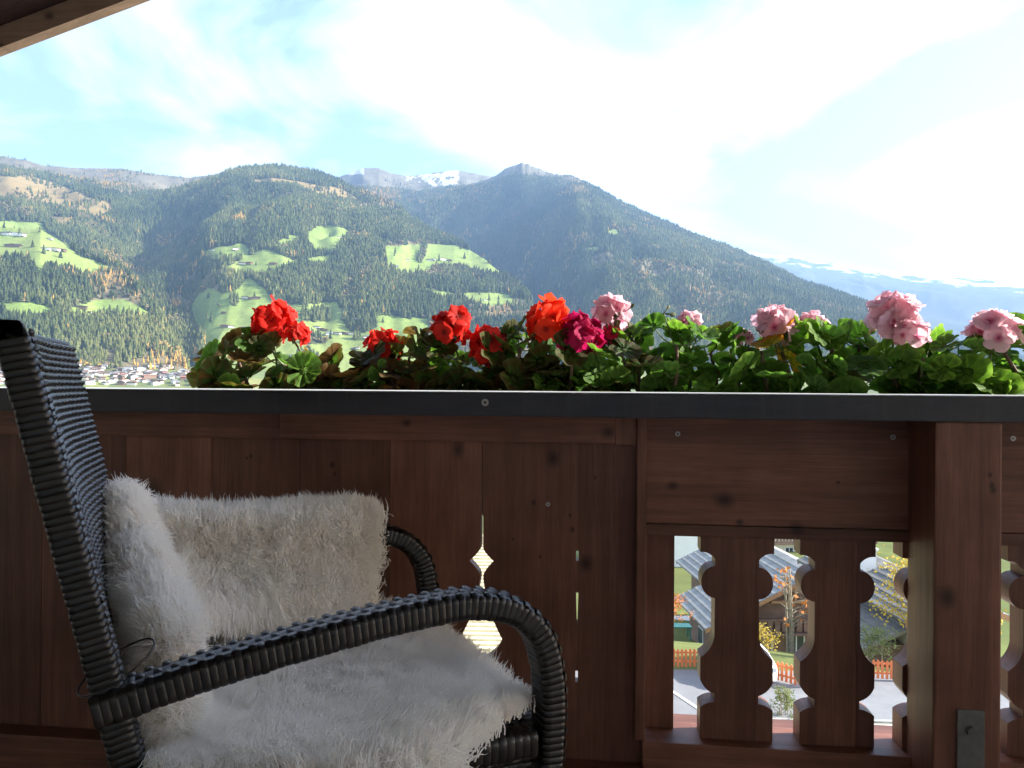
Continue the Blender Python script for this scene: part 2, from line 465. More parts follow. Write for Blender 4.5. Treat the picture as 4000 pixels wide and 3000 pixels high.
fp_ = _hash(np.floor((gx * .9 + gy * .4) / 150.0 + wob), np.floor((gy * .9 - gx * .4) / 95.0 + wob), 9)[..., None]
k8 = (cov == 7)
CV[k8] = (CV * (0.72 + 0.5 * fp_) + np.array((0.05, 0.02, 0.0)) * (fp_ > .8))[k8]
k7 = (cov == 1) & (GR < 80)
CV[k7] = two((0.120, 0.150, 0.045), (0.180, 0.190, 0.070))[k7]

nT, nR = GT.shape
co = np.empty((nT * nR, 3))
co[:, 0] = (cy * gx - sy * gy).ravel(); co[:, 1] = (sy * gx + cy * gy).ravel(); co[:, 2] = GZ.ravel() + EYE
a = (np.arange(nT - 1)[:, None] * nR + np.arange(nR - 1)[None, :]).ravel()
fc = np.stack([a, a + nR, a + nR + 1, a + 1], 1)
me = bpy.data.meshes.new('terrain')
me.vertices.add(len(co)); me.vertices.foreach_set('co', co.ravel())
me.loops.add(fc.size); me.loops.foreach_set('vertex_index', fc.ravel().astype(np.int32))
me.polygons.add(len(fc)); me.polygons.foreach_set('loop_start', np.arange(0, fc.size, 4, dtype=np.int32))
me.polygons.foreach_set('use_smooth', np.ones(len(fc), bool))
at = me.color_attributes.new('cover', 'FLOAT_COLOR', 'POINT')
at.data.foreach_set('color', np.concatenate([CV.reshape(-1, 3), np.ones((nT * nR, 1))], 1).ravel())
me.update(); me.validate()
q = Mat('land')
vc = q.n('ShaderNodeVertexColor', layer_name='cover')
f = q.noise(q.coord('Object', (0.02, 0.02, 0.02)), 4.0, 6, 0.65)
q.base(q.mix(1.0, vc.outputs[0], q.ramp(f, [(0.3, (0.72, 0.72, 0.72)), (0.7, (1.22, 1.2, 1.15))]), 'MULTIPLY'))
q.set(Roughness=0.95)
q.p.inputs['Specular IOR Level'].default_value = 0.1
LAND_MAT = q.m
tag(link('terrain', me, LAND_MAT), kind='structure')

# ---------------------------------------------------------------- woods on the slopes (uncountable, instanced on points)
def tree_mesh(name, kind, seed):
    r = random.Random(seed)
    b = MB()
    if kind == 'leafy':
        for k in range(7):
            c = Vector((r.uniform(-.22, .22), r.uniform(-.22, .22), r.uniform(.35, .85)))
            rad = r.uniform(.16, .27)
            vs, fs_ = [], []
            for i in range(5):
                for j in range(6):
                    p_, t_ = math.pi * (i + .0) / 4, 2 * math.pi * j / 6
                    s_ = rad * r.uniform(.75, 1.25)
                    vs.append(c + Vector((math.sin(p_) * math.cos(t_), math.sin(p_) * math.sin(t_), math.cos(p_))) * s_)
            b.add(vs, grid_faces(5, 6, True))
        b.tube([(0, 0, -.1), (0, 0, .5)], .03, 4)
    else:
        n = 7
        tiers = 5
        for k in range(tiers):
            z0 = 0.06 + 0.80 * k / tiers
            z1 = z0 + 0.36 - 0.02 * k
            rad = (0.185 if kind == 'spruce' else 0.16) * (1 - k / (tiers + 0.6)) ** 0.85
            vs = []
            for j in range(n):
                a_ = 2 * math.pi * (j + k * .5) / n
                w = rad * r.uniform(.7, 1.2)
                vs.append((math.cos(a_) * w, math.sin(a_) * w, z0 + r.uniform(-.03, .03)))
            vs.append((0, 0, min(z1, 1.0)))
            b.add(vs, [(j, (j + 1) % n, n) for j in range(n)])
        b.tube([(0, 0, -.1), (0, 0, .3)], .02, 4)
    return mesh(name, b.v, b.f)
def tree_mat(name, c0, c1, c2):
    q = Mat(name)
    oi = q.n('ShaderNodeAttribute', attribute_name='tint', attribute_type='INSTANCER')
    q.base(q.ramp(oi.outputs['Fac'], [(0.0, c0), (0.55, c1), (1.0, c2)]))
    q.set(Roughness=0.9)
    q.p.inputs['Specular IOR Level'].default_value = 0.1
    return q.m
M_SPRUCE = tree_mat('spruce_needles', (0.034, 0.047, 0.017), (0.070, 0.086, 0.027), (0.135, 0.138, 0.045))
M_LARCH = tree_mat('larch_needles', (0.24, 0.17, 0.065), (0.40, 0.24, 0.065), (0.58, 0.31, 0.06))
M_LEAFY = tree_mat('bare_and_turning_leaves', (0.10, 0.075, 0.05), (0.16, 0.13, 0.06), (0.30, 0.20, 0.05))

def scatter_nodes(name, src, mat):
    ng = bpy.data.node_groups.new(name, 'GeometryNodeTree')
    ng.interface.new_socket('Geometry', in_out='INPUT', socket_type='NodeSocketGeometry')
    ng.interface.new_socket('Geometry', in_out='OUTPUT', socket_type='NodeSocketGeometry')
    N = ng.nodes.new
    i_, o_ = N('NodeGroupInput'), N('NodeGroupOutput')
    m2p, iop = N('GeometryNodeMeshToPoints'), N('GeometryNodeInstanceOnPoints')
    oi = N('GeometryNodeObjectInfo'); oi.inputs[0].default_value = src
    s1, s2 = N('GeometryNodeInputNamedAttribute'), N('GeometryNodeInputNamedAttribute')
    s1.data_type, s2.data_type = 'FLOAT_VECTOR', 'FLOAT_VECTOR'
    s1.inputs[0].default_value, s2.inputs[0].default_value = 'size', 'turn'
    L = ng.links.new
    L(i_.outputs[0], m2p.inputs[0]); L(m2p.outputs[0], iop.inputs['Points'])
    L(oi.outputs['Geometry'], iop.inputs['Instance'])
    L(s1.outputs[0], iop.inputs['Scale']); L(s2.outputs[0], iop.inputs['Rotation'])
    L(iop.outputs[0], o_.inputs[0])
    return ng
def wood(name, label, pts, size, tint, kind, mat, seed):
    src_me = tree_mesh(name + '_tree', kind, seed)
    src_me.materials.append(mat)
    src = bpy.data.objects.new(name + '_tree', src_me)      # template only, not linked into the scene
    me = bpy.data.meshes.new(name)
    me.vertices.add(len(pts)); me.vertices.foreach_set('co', np.ascontiguousarray(pts, dtype=np.float32).ravel())
    a1 = me.attributes.new('size', 'FLOAT_VECTOR', 'POINT'); a1.data.foreach_set('vector', np.ascontiguousarray(size, dtype=np.float32).ravel())
    rot = np.zeros((len(pts), 3), np.float32); rot[:, 2] = NPR.random(len(pts)) * 6.28; rot[:, :2] = NPR.normal(0, .03, (len(pts), 2))
    a2 = me.attributes.new('turn', 'FLOAT_VECTOR', 'POINT'); a2.data.foreach_set('vector', rot.ravel())
    a3 = me.attributes.new('tint', 'FLOAT', 'POINT'); a3.data.foreach_set('value', np.ascontiguousarray(tint, dtype=np.float32))
    o = link(name, me, mat)
    md = o.modifiers.new('scatter', 'NODES')
    md.node_group = scatter_nodes(name, src, mat)
    return tag(o, label, 'woods', kind='stuff')

N_TRY = 460000
t_ = NPR.uniform(math.radians(-36.5), math.radians(36.5), N_TRY)
r_ = np.sqrt(NPR.uniform(2330.0 ** 2, 7300.0 ** 2, N_TRY))
fi, fj = np.interp(t_, TH, np.arange(nT)), np.interp(r_, RR, np.arange(nR))
i0, j0 = np.minimum(fi.astype(int), nT - 2), np.minimum(fj.astype(int), nR - 2)
u_, v_ = fi - i0, fj - j0
bil = lambda A: (A[i0, j0] * (1 - u_) + A[i0 + 1, j0] * u_) * (1 - v_) + (A[i0, j0 + 1] * (1 - u_) + A[i0 + 1, j0 + 1] * u_) * v_
tz = bil(GZ)
ci, cj = np.rint(fi).astype(int), np.rint(fj).astype(int)
tc, tl = cov[ci, cj], GL[ci, cj]
tpx, tpy = project(t_, r_, tz)
# keep only what rises into view: the sight line to the tree top clears the land in front
slope_max = np.maximum.accumulate(GZ / GR, axis=1)
vis = (tz + 30) / r_ > slope_max[ci, np.maximum(cj - 1, 0)]
lx, ly = np.sin(t_) * r_, np.cos(t_) * r_
clump = fbm(lx / 260.0, ly / 260.0, 4, 300)
pick = NPR.random(N_TRY)
tl_y = treeline[ci, cj]
near_line = np.clip((tpy - tl_y) / 70.0, 0, 1)
p_keep = np.where(tc == 0, 0.86 * (0.35 + 0.65 * near_line), np.where(tc == 4, 0.20 + 0.2 * (clump > .5), np.where(tc == 3, 0.06 * (clump > 0.5), np.where(tc == 1, 0.0045, np.where(tc == 2, 0.05 * (clump > 0.52), 0)))))
p_keep = p_keep * np.interp(r_, [2330, 3500, 5000, 7300], [1.0, 1.0, 0.75, 0.6])
keep = vis & (pick < p_keep) & (tl > 0) & (tl < 6)
base = np.stack([cy * lx - sy * ly, sy * lx + cy * ly, tz + EYE - 0.8], 1)
larchy = fbm(lx / 190.0, ly / 190.0, 4, 320) + np.clip(1 - near_line, 0, 1) * 0.13 + np.where(tc == 4, 0.07, 0) + np.interp(tpy, [1200, 1450], [0, 0.07])
for (ax, ay, ar) in ((440, 1140, 42), (690, 1190, 26), (1960, 1225, 60), (640, 1105, 20), (930, 860, 40), (1160, 1000, 40), (850, 920, 60), (1500, 760, 90), (2250, 760, 90), (2500, 880, 70)):
    larchy += 0.30 * np.exp(-(((tpx - ax) / ar) ** 2 + ((tpy - ay) / (ar * .5)) ** 2))
rnd2 = NPR.random(N_TRY)
is_larch = keep & (rnd2 < np.clip((larchy - 0.69) * 4.0, 0.010, 0.6))
leafy = fbm(lx / 150.0, ly / 150.0, 3, 340) + np.interp(tpy, [1150, 1460], [-0.08, 0.10]) + np.where(tc == 4, 0.1, 0)
is_leafy = keep & ~is_larch & (NPR.random(N_TRY) < np.clip((leafy - 0.57) * 5, 0.02, 0.75))
is_spruce = keep & ~is_larch & ~is_leafy
def sizes(k, lo, hi, wmul):
    n = int(k.sum())
    h = NPR.uniform(lo, hi, n) * (0.62 + 0.38 * near_line[k]) * np.where(tc[k] == 4, .75, 1.0)
    w = h * NPR.uniform(.8, 1.2, n) * wmul
    return np.stack([w, w, h], 1)
tint = np.clip(fbm(lx / 110.0, ly / 110.0, 3, 360) * .8 + fbm(lx / 520.0, ly / 520.0, 3, 380) * 1.3 - 0.62 + NPR.normal(0, .17, N_TRY), 0, 1)
print('trees', is_spruce.sum(), is_larch.sum(), is_leafy.sum())
wood('spruce_woods', 'dark green spruce forest covering the mountain slopes', base[is_spruce], sizes(is_spruce, 22, 38, 1.25), tint[is_spruce], 'spruce', M_SPRUCE, 1)
wood('larch_woods', 'golden larch trees scattered through the dark forest', base[is_larch], sizes(is_larch, 20, 33, 1.2), tint[is_larch], 'larch', M_LARCH, 2)
wood('leafy_woods', 'bare grey and yellow broadleaf trees on the lower slopes', base[is_leafy], sizes(is_leafy, 12, 20, 1.25), tint[is_leafy], 'leafy', M_LEAFY, 3)

def land_z(x, y):                 # ground height (world z) under a world point
    lat, dep = cy * x + sy * y, -sy * x + cy * y
    z, _ = height(np.array([math.atan2(lat, dep)]), np.array([math.hypot(lat, dep)]))
    return float(z[0]) + EYE
def on_land(px, py, r0=2200.0, r1=7600.0):    # first place along the sight line that touches the land
    d = ray(px, py)
    lat, dep = d.dot(RGT0), d.dot(FWD)
    h = math.hypot(lat, dep)
    rr = np.linspace(r0, r1, 2600)
    z, _ = height(np.full_like(rr, math.atan2(lat, dep)), rr)
    hit = np.nonzero(z >= rr * d.z / h)[0]
    k = hit[0] if len(hit) else len(rr) - 1
    p = CAM + Vector((d.x, d.y, 0)) / h * rr[k]
    p.z = float(z[k]) + EYE
    return p

# ---------------------------------------------------------------- air
hb = MB()
hb.box(-27000, 27000, -400, 27500, -75, 3300)
q = Mat('air')
q.t.nodes.remove(q.p)
pv = q.n('ShaderNodeVolumePrincipled')
pv.inputs['Density'].default_value = 6.6e-5
pv.inputs['Color'].default_value = (0.35, 0.56, 0.90, 1)
pv.inputs['Anisotropy'].default_value = 0.25
q.l(pv.outputs[0], q.out.inputs['Volume'])
hz = tag(hb.build('haze', q.m), 'thin blue valley haze', 'haze', kind='stuff')

# ---------------------------------------------------------------- balcony: planks, rail, roof
YB, YP = 1.80, 1.66               # front of the boards, front of the post
def wood_mat(name, axis, dark, light, knots=(), knot_y=1.80, rough=0.5, spec=0.35):
    q = Mat(name)
    oi = q.n('ShaderNodeObjectInfo')
    sc = {'z': (26, 26, 1.1), 'x': (1.1, 26, 26), 'y': (26, 1.1, 26)}[axis]
    tc, mp = q.n('ShaderNodeTexCoord'), q.n('ShaderNodeMapping')
    mp.inputs['Scale'].default_value = sc
    jit = q.n('ShaderNodeCombineXYZ')
    for k in range(3):
        q.l(q.math('MULTIPLY', oi.outputs['Random'], 37.0 + 11 * k), jit.inputs[k])
    q.l(tc.outputs['Object'], mp.inputs['Vector']); q.l(jit.outputs[0], mp.inputs['Location'])
    g1 = q.noise(mp.outputs[0], 1.6, 6, 0.6, 0.7)
    g2 = q.noise(mp.outputs[0], 9.0, 4, 0.6, 0.2)
    blot = q.noise(tc.outputs['Object'], 5.0, 4, 0.6)
    c = q.ramp(g1, [(0.25, dark), (0.5, tuple((a + b) / 2 for a, b in zip(dark, light))), (0.75, light)])
    c = q.mix(q.math('MULTIPLY', q.math('POWER', g2, 1.6), 0.95), c, tuple(x * 0.55 for x in dark))
    c = q.mix(1.0, c, q.ramp(blot, [(0.3, (0.74, 0.72, 0.72)), (0.7, (1.18, 1.18, 1.2))]), 'MULTIPLY')
    c = q.mix(1.0, c, q.ramp(oi.outputs['Random'], [(0.0, (0.70, 0.68, 0.68)), (1.0, (1.24, 1.20, 1.14))]), 'MULTIPLY')
    for (kx, kz, kr) in knots:
        sub = q.n('ShaderNodeVectorMath', operation='SUBTRACT')
        sub.inputs[1].default_value = (kx, 0, kz)
        q.l(tc.outputs['Object'], sub.inputs[0])
        ml = q.n('ShaderNodeVectorMath', operation='MULTIPLY')
        ml.inputs[1].default_value = (1.25 / kr, 0.0, 1.0 / kr) if axis == 'z' else (1.0 / kr, 0.0, 1.25 / kr)
        q.l(sub.outputs[0], ml.inputs[0])
        ln = q.n('ShaderNodeVectorMath', operation='LENGTH')
        q.l(ml.outputs[0], ln.inputs[0])
        d = q.math('ADD', ln.outputs['Value'], q.math('MULTIPLY', q.math('SUBTRACT', g2, 0.5), 0.8))
        c = q.mix(q.math('MULTIPLY', q.math('SUBTRACT', 1.25, d, clamp=True), 0.8), c, tuple(x * 0.13 for x in dark))
    q.base(c)
    q.set(Roughness=rough)
    q.p.inputs['Specular IOR Level'].default_value = spec
    q.bump(q.math('ADD', q.math('MULTIPLY', g1, 0.6), q.math('MULTIPLY', g2, 0.4)), 0.35, 0.002)
    return q.m
def kn(lst, Y=YB):
    out = []
    for px, py, r in lst:
        p = at_y(px, py, Y)
        out.append((p.x, p.z, r / 3000.0 * Y))
    return out
DK, LT = (0.155, 0.061, 0.041), (0.350, 0.155, 0.100)
M_WV = wood_mat('stained_wood_upright', 'z', DK, LT, kn([(1790, 1758, 34), (2160, 1790, 36), (1300, 1816, 16), (1308, 1850, 9), (980, 1782, 10), (965, 1790, 7), (2085, 1963, 14), (2236, 2068, 12), (2004, 2106, 7), (2290, 2200, 36),
                                                         (600, 1930, 60), (2110, 2175, 8), (2228, 2012, 9), (2325, 1865, 8)]))
M_WH = wood_mat('stained_wood_level', 'x', DK, LT, kn([(2628, 1898, 22), (2830, 1955, 40), (2890, 2040, 16), (3275, 1885, 9), (1590, 1652, 20), (3110, 2066, 30), (2375, 1690, 30)]))
M_WHL = wood_mat('stained_wood_head_board', 'x', tuple(x * 1.35 for x in DK), tuple(x * 1.3 for x in LT), kn([(1590, 1652, 20), (2375, 1690, 30)], 1.775))
M_WP = wood_mat('stained_wood_post', 'z', DK, LT, kn([(3700, 2335, 42), (3868, 1855, 12), (3875, 1895, 14), (3880, 1915, 16)], YP))
M_WPLAIN = wood_mat('stained_wood_plain', 'y', DK, LT)
q = Mat('black_brown_rail_paint')
drip = q.noise(q.coord('Object', (60, 1, 2.5)), 1.0, 5, .65)
dust = q.noise(q.coord('Object', (2.5, 9, 14)), 1.6, 6, .7)
q.base(q.mix(q.ramp(drip, [(.52, (0, 0, 0)), (.75, (.35, .35, .35))]), q.ramp(dust, [(.3, (0.016, 0.015, 0.020)), (.72, (0.042, 0.040, 0.047))]), (0.075, 0.070, 0.072)))
q.l(q.math('ADD', q.math('MULTIPLY', dust, .45), .16), q.p.inputs['Roughness'])
q.bump(dust, .06, .01)
M_RAIL = q.m
M_STEEL = plain('galvanised_steel', (0.20, 0.195, 0.18), 0.45, 0.2, 40.0, metal=0.8)
M_SCREW = plain('screw_metal', (0.45, 0.42, 0.38), 0.4, 0.1, 40.0, metal=0.9)

def zpx(py, Y=YB, px=2342):
    return at_y(px, py, Y).z
def xpx(px, py=2200, Y=YB):
    return at_y(px, py, Y).x
railing = empty('balcony_railing', (0, 1.8, 0))
tag(railing, 'brown stained wooden balcony railing with cut-out balusters and black cap rail', 'railing')
def R_(o):                        # parent without moving
    o.parent = railing
    o.matrix_parent_inverse = Matrix.Translation((0, -1.8, 0))
    return o
# cap rail
ZR1 = zpx(1535, 1.65, 2000)
ZR0 = zpx(1627.5, 1.65, 2000)
R_(bevel_box('cap_rail', -3.6, 2.6, 1.65, 1.915, ZR0, ZR1, M_RAIL, None, 0.003))
R_(bevel_box('rail_highlight_strip', -3.6, 2.6, 1.652, 1.913, ZR1 + 0.0006, ZR1 + 0.0024, plain('highlight_pale_grey', (0.62, 0.63, 0.64), 0.4, 0.08, 9.0, metal=0.25), None, 0.0006, 1))  # added pale strip: the sky's bright line on the rail top, as colour
def screw(px, py, Y, r=0.0048):
    p = at_y(px, py, Y)
    bm = bmesh.new()
    n = 14
    ring = lambda rad, y: [bm.verts.new((p.x + rad * math.cos(2 * math.pi * k / n), Y + y, p.z + rad * math.sin(2 * math.pi * k / n))) for k in range(n)]
    a_, b_, c_, d_ = ring(r, 0.001), ring(r * .9, -0.0016), ring(r * .42, -0.0016), ring(r * .36, 0.0006)
    for u, v in ((a_, b_), (b_, c_), (c_, d_)):
        for k in range(n):
            bm.faces.new((u[k], u[(k + 1) % n], v[(k + 1) % n], v[k]))
    bm.faces.new(d_)
    return R_(bm_obj('screw', bm, M_SCREW))
screw(1895, 1572, 1.65, 0.0085)
# boards of the closed stretch, each with its own edge profile towards the joints
SLOT = [(2148, 0), (2160, 7), (2172, 15), (2186, 27), (2196, 37), (2206, 48), (2216, 40), (2228, 28), (2240, 18), (2252, 10), (2264, 6.5), (2277, 6.5), (2300, 10), (2330, 15), (2360, 22), (2390, 30), (2420, 40),
        (2450, 52), (2480, 66), (2500, 76), (2512, 83), (2525, 80), (2545, 68), (2565, 52), (2582, 32), (2594, 16), (2602, 0)]
def joint_profile(kind):          # list of (z, half gap) from top to bottom
    g = 0.0009
    top, bot = zpx(1722), 0.03
    k = YB / 3000.0
    if kind == 'slot':
        return [(top, g), (zpx(2020), g), (zpx(2030), 0.0029), (zpx(2146), 0.0029)] + [(zpx(y), max(w * k, 0.0029)) for y, w in SLOT] + [(zpx(2610), g), (bot, g)]
    if kind == 'slits':
        out = [(top, 0.00002)]
        for a_, b_ in ((2154, 2193), (2318, 2437), (2624, 2668)):
            out += [(zpx(a_ - 1), 0.00002), (zpx(a_), 0.0032), (zpx(b_), 0.0034 if b_ != 2437 else 0.001), (zpx(b_ + 1), 0.00002)]
        return out + [(bot, 0.00002)]
    return [(top, g), (bot, g)]
JOINTS = [(-1700, ''), (-1250, ''), (-860, ''), (-500, ''), (-165, ''), (163, ''), (490, ''), (825, 'slot'), (1172, ''), (1520, ''), (1882, 'slot'), (2255, 'slits'), (2519, 'end')]
for (pa, ka), (pb, kb) in zip(JOINTS, JOINTS[1:]):
    xa, xb = xpx(pa), xpx(pb)
    L = [(xa + g, z) for z, g in joint_profile(ka)]
    Rr = [(xb - g, z) for z, g in joint_profile(kb)]
    poly = L[::-1] + Rr           # bottom-left up, then right side down
    dy = RNG.uniform(-0.0018, 0.0018)
    v = [(x, YB + dy, z) for x, z in poly] + [(x, YB + 0.030 + dy, z) for x, z in poly]
    n = len(poly)
    f = [tuple(range(n)), tuple(reversed(range(n, 2 * n)))] + [(i, n + i, n + (i + 1) % n, (i + 1) % n) for i in range(n)]
    me = mesh('upright_board', v, f)
    bm = bmesh.new(); bm.from_mesh(me); bmesh.ops.recalc_face_normals(bm, faces=bm.faces); bm.to_mesh(me); bm.free()
    R_(link('upright_board', me, M_WV))
# head boards over them
zh = zpx(1722, 1.775, 1700)
R_(bevel_box('head_board', -3.6, xpx(1095, 1650, 1.775) - .001, 1.777, 1.7985, zh - .001, ZR0 - 0.001, M_WH))
R_(bevel_box('head_board', xpx(1095, 1650, 1.775), xpx(2402, 1650, 1.775), 1.772, 1.7985, zh, ZR0 - 0.001, M_WHL))
R_(bevel_box('filler_board', xpx(2404, 1650, 1.775), xpx(2480), 1.781, 1.7985, zh - .004, ZR0 - 0.001, M_WV, None, 0.002))
ZSILL = at_y(2738, 2884, 1.803).z + .001
R_(bevel_box('batten', xpx(2483), xpx(2521), 1.772, 1.7985, ZSILL, ZR0 - 0.001, M_WV))
XP0, XP1 = xpx(3650, 2300, YP), xpx(3913, 2300, YP)
# wide plank and its ledge
zpl = zpx(2038)
XR = 2.5
for x0, x1 in ((xpx(2522), XP0 + .02), (XP1 - .02, XR)):
    R_(bevel_box('wide_plank', x0, x1, 1.801, 1.826, zpl, ZR0 - 0.001, M_WH, None, 0.002))
    R_(bevel_box('ledge', x0, x1, 1.794, 1.85, zpx(2084), zpl - 0.0012, M_WH, None, 0.003))
for px, py in ((2647, 1695), (3488, 1708), (3957, 1713)):
    screw(px, py, 1.801, 0.0062)
screw(2140, 1970, YB - .002, 0.0055)
# sill
ZS = at_y(2738, 2884, 1.803).z
R_(bevel_box('sill', xpx(2512), XR, 1.770, 1.885, ZS - 0.06, ZS, M_WH, None, 0.003))
R_(bevel_box('outer_ledge', xpx(2521), XR, 1.888, 1.96, ZS - 0.07, ZS - 0.012, M_WH, None, 0.003))
R_(bevel_box('bottom_rail', -3.6, XR, 1.742, 1.7985, ZS - 0.40, ZS - 0.062, M_WH, None, 0.004))
# balusters
def arc(p, q, bul, n=7):          # curve from p to q bulging sideways by bul
    (x0, y0), (x1, y1) = p, q
    out = []
    for k in range(1, n + 1):
        t = k / n
        s = 4 * t * (1 - t) * bul
        L = math.hypot(x1 - x0, y1 - y0)
        out.append((x0 + (x1 - x0) * t + s * (y1 - y0) / L, y0 + (y1 - y0) * t - s * (x1 - x0) / L))
    return out
half = [(144, 2079), (144, 2160)]
half += arc((144, 2160), (86, 2187), -9)
half += [(86, 2214)]
half += [(86 + 55 * math.cos(a_), 2277 - 62 * math.sin(a_)) for a_ in np.linspace(math.pi / 2 - .05, -math.pi / 2 + .05, 14)]
half += [(87, 2340), (87, 2490)]
half += arc((87, 2490), (142, 2574), -11)
half += [(142, 2662)]
half += arc((142, 2662), (86, 2716), 9)
half += [(86, 2747)]
half += arc((86, 2747), (142, 2770), 5, 5)
half += [(142, 2886)]
KX = (xpx(3023, 2300, 1.803) - xpx(2735, 2300, 1.803)) / 288.0
prof = [(w * KX, at_y(2879, y, 1.803).z) for w, y in half]
prof[0] = (prof[0][0], zpx(2082)); prof[-1] = (prof[-1][0], ZS + 0.0005)
XB1 = xpx(2879, 2300, 1.803)
DXB = xpx(3272, 2300, 1.803) - XB1
def baluster(xc):
    out = prof + [(-w, z) for w, z in prof[::-1]]
    split = 0.042
    for part in (0, 1):           # two glued staves
        pl = [(max(x, split + .0006) if part else min(x, split - .0006), z) for x, z in out]
        n = len(pl)
        dy = 0.0012 * part
        v = [(xc + x, 1.803 + dy, z) for x, z in pl] + [(xc + x, 1.860 + dy, z) for x, z in pl]
        me = mesh('stave', v, [tuple(range(n)), tuple(reversed(range(n, 2 * n)))] + [(i, n + i, n + (i + 1) % n, (i + 1) % n) for i in range(n)])
        bm = bmesh.new(); bm.from_mesh(me)
        bmesh.ops.remove_doubles(bm, verts=bm.verts, dist=1e-5); bmesh.ops.recalc_face_normals(bm, faces=bm.faces)
        bm.to_mesh(me); bm.free()
        if part == 0:
            b_ = R_(link('baluster', me, M_WV))
        else:
            link('stave', me, M_WV, b_)
for k in range(7):
    baluster(XB1 + DXB * k)
R_(bevel_box('edge_board', xpx(2522), xpx(2634, 2300, 1.845), 1.845, 1.872, ZS + .0005, zpx(2084) - .0005, M_WV, None, 0.002))
# post with its steel strap
R_(bevel_box('post', XP0, XP1, YP, 1.800, -0.35, ZR0 - 0.0005, M_WP, None, 0.005))
pl0, pl1 = at_y(3735, 2768, YP), at_y(3842, 2768, YP)
strap = R_(bevel_box('steel_strap', pl0.x, pl1.x, YP - 0.006, YP - 0.0005, -0.30, pl0.z, M_STEEL, None, 0.0015))
pb = at_y(3788, 2850, YP)
bm = bmesh.new()
bmesh.ops.create_cone(bm, cap_ends=True, segments=6, radius1=0.011, radius2=0.0105, depth=0.008, matrix=Matrix.Translation((pb.x, YP - 0.010, pb.z)) @ Matrix.Rotation(math.pi / 2, 4, 'X'))
bm_obj('bolt', bm, M_STEEL, strap)
R_(bevel_box('post', -3.45, -3.30, YP, 1.80, -0.35, ZR0 - 0.0005, M_WP, None, 0.005))

# floor planks, house wall, roof over the balcony
M_FLOOR = wood_mat('floor_planks', 'x', (0.26, 0.20, 0.15), (0.42, 0.34, 0.27))
flo = tag(obj('balcony_floor', [(-4, -1.2, -.16), (3, -1.2, -.16), (3, 1.93, -.16), (-4, 1.93, -.16), (-4, -1.2, -.035), (3, -1.2, -.035), (3, 1.93, -.035), (-4, 1.93, -.035)],
              [(3, 2, 1, 0), (4, 5, 6, 7), (0, 1, 5, 4), (1, 2, 6, 5), (2, 3, 7, 6), (3, 0, 4, 7)], M_WPLAIN), kind='structure')
for k in range(20):
    bevel_box('floor_plank', -4, 3, -1.18 + k * .155, -1.18 + k * .155 + .149, -.034, 0.0, M_FLOOR, flo, 0.003, 1)
M_PLASTER = plain('white_plaster', (0.85, 0.82, 0.77), 0.9, 0.06, 18.0, bump=0.2)
mb = MB()
mb.box(-7, 7, -9.2, -1.2, -14, 2.2)
mb.add([(-7, -1.2, 2.2), (7, -1.2, 2.2), (1.5, -1.2, 4.35), (-7, -9.2, 2.2), (7, -9.2, 2.2), (1.5, -9.2, 4.35)], [(0, 1, 2), (5, 4, 3), (1, 4, 5, 2), (0, 2, 5, 3)])
tag(mb.build('house_wall', M_PLASTER), kind='structure')
YV = 2.42
b0, b1 = at_y(0, 223, YV + .045), at_y(592, 0, YV + .045)
t0 = at_y(0, 120, YV)
kslope = (b1.z - b0.z) / (b1.x - b0.x)
hb_ = t0.z - b0.z
zr_ = lambda x: b0.z + kslope * (x - b0.x)
XRIDGE = 3.6
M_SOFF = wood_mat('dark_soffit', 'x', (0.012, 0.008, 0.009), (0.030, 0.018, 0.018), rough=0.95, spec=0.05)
roof = empty('roof', (0, 0, 2.4))
tag(roof, kind='structure')
def roof_piece(name, x0, x1, y0, y1, za, zb, m):
    o = obj(name, [(x0, y0, zr_(x0) + za), (x1, y0, zr_(x1) + za), (x1, y1, zr_(x1) + za), (x0, y1, zr_(x0) + za),
                   (x0, y0, zr_(x0) + zb), (x1, y0, zr_(x1) + zb), (x1, y1, zr_(x1) + zb), (x0, y1, zr_(x0) + zb)],
            [(3, 2, 1, 0), (4, 5, 6, 7), (0, 1, 5, 4), (1, 2, 6, 5), (2, 3, 7, 6), (3, 0, 4, 7)], m)
    o.parent = roof
    o.matrix_parent_inverse = Matrix.Translation((0, 0, -2.4))
    return o
M_RAFT = wood_mat('verge_board_wood', 'x', (0.16, 0.105, 0.075), (0.30, 0.21, 0.155), kn([(192, 62, 24), (5, 175, 12)], YV))
roof_piece('verge_board', -6.5, XRIDGE, YV, YV + .045, 0.0, hb_ + .12, M_RAFT)
roof_piece('roof_deck', -6.5, XRIDGE, -1.19, YV - .0005, hb_ + .02, hb_ + .06, M_WPLAIN)
for k in range(22):
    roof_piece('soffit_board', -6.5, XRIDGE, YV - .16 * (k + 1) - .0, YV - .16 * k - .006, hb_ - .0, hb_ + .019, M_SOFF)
roof_piece('roof_covering', -6.7, XRIDGE, -1.19, YV + .10, hb_ + .125, hb_ + .17, M_RAIL)
def roof_far(name, x0, x1, y0, y1, za, zb, m):     # other side of the ridge
    zz = lambda x: zr_(XRIDGE) - kslope * (x - XRIDGE)
    o = obj(name, [(x0, y0, zz(x0) + za), (x1, y0, zz(x1) + za), (x1, y1, zz(x1) + za), (x0, y1, zz(x0) + za),
                   (x0, y0, zz(x0) + zb), (x1, y0, zz(x1) + zb), (x1, y1, zz(x1) + zb), (x0, y1, zz(x0) + zb)],
            [(3, 2, 1, 0), (4, 5, 6, 7), (0, 1, 5, 4), (1, 2, 6, 5), (2, 3, 7, 6), (3, 0, 4, 7)], m)
    o.parent = roof
    o.matrix_parent_inverse = Matrix.Translation((0, 0, -2.4))
